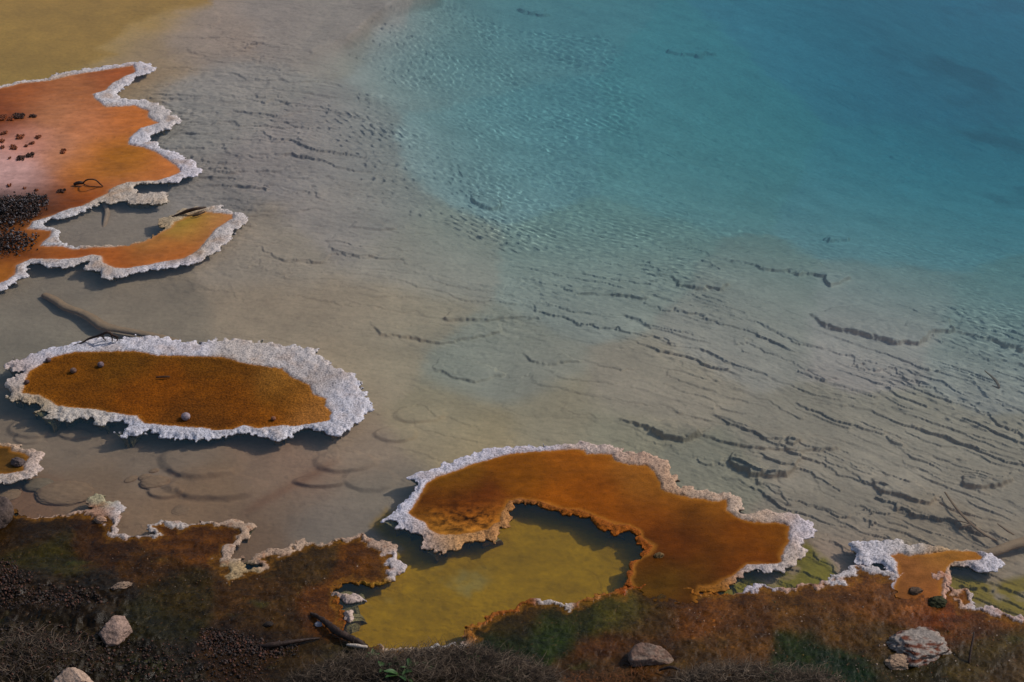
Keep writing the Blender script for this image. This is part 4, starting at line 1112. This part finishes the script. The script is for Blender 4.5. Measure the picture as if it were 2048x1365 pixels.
def build_gravel(bank):
    g = [(-120, 400), (0, 402), (30, 398), (60, 394), (95, 397), (98, 410), (80, 425), (70, 440), (40, 446), (20, 456), (-120, 470)]
    g2 = [(-120, 470), (0, 478), (30, 466), (50, 470), (55, 480), (80, 482), (60, 496), (30, 505), (0, 512), (-120, 520)]
    scatter_stones('gravel', [(g, .75), (g2, .25)], 6500, .003, .009, lambda x, y, a, b: .012, [(40, 30, 26), (26, 20, 20), (70, 52, 44), (95, 90, 92)], 5,
                   'black gravel heap at the left edge of the orange terrace', heap=.09)
    b1 = [(-60, 1130), (20, 1120), (60, 1160), (60, 1185), (110, 1190), (200, 1190), (210, 1225), (150, 1235), (60, 1230), (-60, 1240)]
    b2 = [(-60, 1265), (60, 1255), (140, 1270), (230, 1285), (330, 1300), (500, 1290), (560, 1330), (480, 1380), (-60, 1400)]
    b3 = [(400, 1262), (470, 1270), (560, 1300), (600, 1295), (570, 1320), (480, 1320), (400, 1300)]
    zf = lambda x, y, a, b: ground_z(bank, x, y) - .001
    scatter_stones('soil_crumbs', [(b1, .3), (b2, .45), (b3, .25)], 4200, .003, .008, zf, [(50, 38, 32), (30, 23, 20), (66, 44, 34), (80, 50, 38), (58, 48, 44)], 6,
                   'dark crumbly soil over the lower left bank', heap=.015)
    # grit of broken crust over the algae; pale grains imitate sun glints in colour
    b4 = [(1380, 1195), (1500, 1200), (1700, 1190), (1880, 1210), (2060, 1250), (2060, 1380), (1650, 1380), (1560, 1330), (1330, 1260)]
    b5 = [(250, 1080), (480, 1150), (700, 1110), (780, 1150), (690, 1170), (640, 1260), (400, 1250), (150, 1150)]
    scatter_stones('crust_grit', [(b4, .7), (b5, .3)], 900, .0018, .005, zf, [(110, 80, 56), (100, 58, 30), (80, 52, 26), (150, 130, 115), (90, 74, 34)], 9,
                   'fine grit of broken crust with pale imitation glints over the brown bank', heap=.0)


def blades(n, region, zf, seed, length, width, curl, cols, upright=.35):
    rng = np.random.RandomState(seed)
    V = []; F = []; C = []; c = 0
    q = np.array(region, float); got = 0
    clump = [(rng.uniform(q[:, 0].min(), q[:, 0].max()), rng.uniform(q[:, 1].min(), q[:, 1].max())) for _ in range(70)]
    while got < n:
        cx, cy = clump[rng.randint(70)]
        a = cx + rng.normal() * 34; b = cy + rng.normal() * 14
        if rng.rand() < .4: a = rng.uniform(q[:, 0].min(), q[:, 0].max()); b = rng.uniform(q[:, 1].min(), q[:, 1].max())
        if poly_sdf(q, np.array([a]), np.array([b]))[0] < rng.normal() * 3: continue
        x, y = unproj(a, b, .05)
        z = zf(float(x), float(y)) + rng.rand() * .03
        L = rng.uniform(*length); w = rng.uniform(*width)
        th = rng.uniform(0, 2 * math.pi); up = abs(rng.normal()) * upright
        d = np.array([math.cos(th), math.sin(th), up]); d /= np.linalg.norm(d)
        turn = rng.normal() * curl
        p = np.array([x, y, z]); seg = 6
        col = lin(cols[rng.randint(len(cols))]) * rng.uniform(.6, 1.4)
        for k in range(seg + 1):
            t = k / seg
            side = np.array([-d[1], d[0], .25]); side /= np.linalg.norm(side)
            ww = w * (1 - t * .85)
            V.append(p - side * ww); V.append(p + side * ww); C.append(col); C.append(col)
            if k < seg: F.append((c + 2 * k, c + 2 * k + 1, c + 2 * k + 3, c + 2 * k + 2))
            p = p + d * L / seg
            ct, st = math.cos(turn / seg), math.sin(turn / seg)
            d = np.array([d[0] * ct - d[1] * st, d[0] * st + d[1] * ct, d[2] - (.35 + up * .5) / seg]); d /= np.linalg.norm(d)
        c += 2 * (seg + 1); got += 1
    return np.array(V), np.array(F), np.array(C)


def build_grass(bank):
    zf = lambda x, y: ground_z(bank, x, y)
    straw = [(80, 68, 56), (50, 40, 33), (104, 90, 76), (34, 27, 22), (62, 49, 37)]
    r1 = [(560, 1372), (620, 1352), (670, 1335), (710, 1318), (740, 1305), (800, 1304), (860, 1298), (900, 1300), (940, 1318), (990, 1332), (1060, 1342), (1110, 1358), (1130, 1400), (480, 1400)]
    r2 = [(1320, 1364), (1370, 1352), (1420, 1344), (1470, 1340), (1540, 1350), (1600, 1348), (1660, 1362), (1700, 1400), (1300, 1400)]
    r3 = [(-30, 1262), (60, 1262), (130, 1290), (230, 1300), (200, 1330), (120, 1345), (90, 1400), (-30, 1400)]
    r4 = [(1250, 1340), (1290, 1335), (1310, 1350), (1250, 1370), (1120, 1372), (1140, 1350)]
    Vs = []; Fs = []; Cs = []; c = 0
    for reg, n, L, sd, cc in ((r1, 6200, (.05, .15), 1, straw), (r2, 2600, (.05, .14), 2, straw), (r3, 700, (.04, .16), 3, straw), (r4, 300, (.03, .08), 4, [(110, 66, 36), (84, 56, 34)])):
        v, f, col = blades(n, reg, zf, sd, L, (.0009, .0021), 2.2, cc)
        Vs.append(v); Fs.append(f + c); Cs.append(col); c += len(v)
    o = new_mesh('dead_grass', np.concatenate(Vs), np.concatenate(Fs), M_STRAW, col=np.concatenate(Cs))
    tag(o, 'matted grey brown dead grass along the bottom edge', kind='stuff')
    # live sprouts
    spots = [(748, 1318, .07, 'green sprout at the left end of the leafy ones'), (770, 1342, .09, 'broad leaved green sprout low in the left grass hummock'), (786, 1328, .07, 'green sprout beside the white stick end of the hummock'),
             (800, 1352, .10, 'largest dark green sprout at the bottom edge'), (820, 1340, .08, 'dark green sprout right of the largest one'), (858, 1330, .05, 'small green sprout in the middle of the left hummock'), (866, 1342, .05, 'small green sprout below the middle one'),
             (928, 1312, .05, 'bright sprout on the right shoulder of the left hummock'), (945, 1320, .05, 'bright sprout just right of its twin on the hummock shoulder'), (960, 1324, .04, 'thin sprout at the green algae edge'), (912, 1336, .03, 'tiny sprout in grey straw'),
             (1032, 1338, .03, 'tiny sprout left of the dark blue stone'), (1056, 1342, .03, 'tiny sprout under the dark blue stone'), (1540, 1348, .05, 'green sprout on the right straw hummock')]
    for i, (a, b, s, lab) in enumerate(spots):
        rng = np.random.RandomState(700 + i)
        q = hit(bank, a, b)
        t = empty('green_sprout', q); tag(t, lab, 'sprout', 'green sprouts in the dead grass')
        for k in range(9 if s > .06 else 6):
            th = rng.uniform(0, 2 * math.pi); L = s * rng.uniform(.6, 1.1); up = rng.uniform(.4, 1.3); w = L * .17
            d = np.array([math.cos(th), math.sin(th), up]); d /= np.linalg.norm(d); side = np.array([-math.sin(th), math.cos(th), 0])
            V = []; F = []; p = np.zeros(3)
            for j in range(7):
                tt = j / 6; ww = w * math.sin(math.pi * min(1, .08 + tt * .92)) + .0006
                V += [p - side * ww + np.array([0, 0, ww * .4]), p, p + side * ww + np.array([0, 0, ww * .4])]
                if j < 6:
                    F += [(3 * j, 3 * j + 1, 3 * j + 4, 3 * j + 3), (3 * j + 1, 3 * j + 2, 3 * j + 5, 3 * j + 4)]
                p = p + d * L / 6; d = d + np.array([0, 0, -.16]); d /= np.linalg.norm(d)
            V = np.array(V)
            new_mesh('leaf', V, np.array(F), M_LEAF, t)


build_bed()
build_water()
build_terrace()
build_island()
build_arch()
build_small_shelves()
bank = build_bank()
build_rocks(bank)
build_sticks(bank)
build_clumps()
build_gravel(bank)
build_grass(bank)
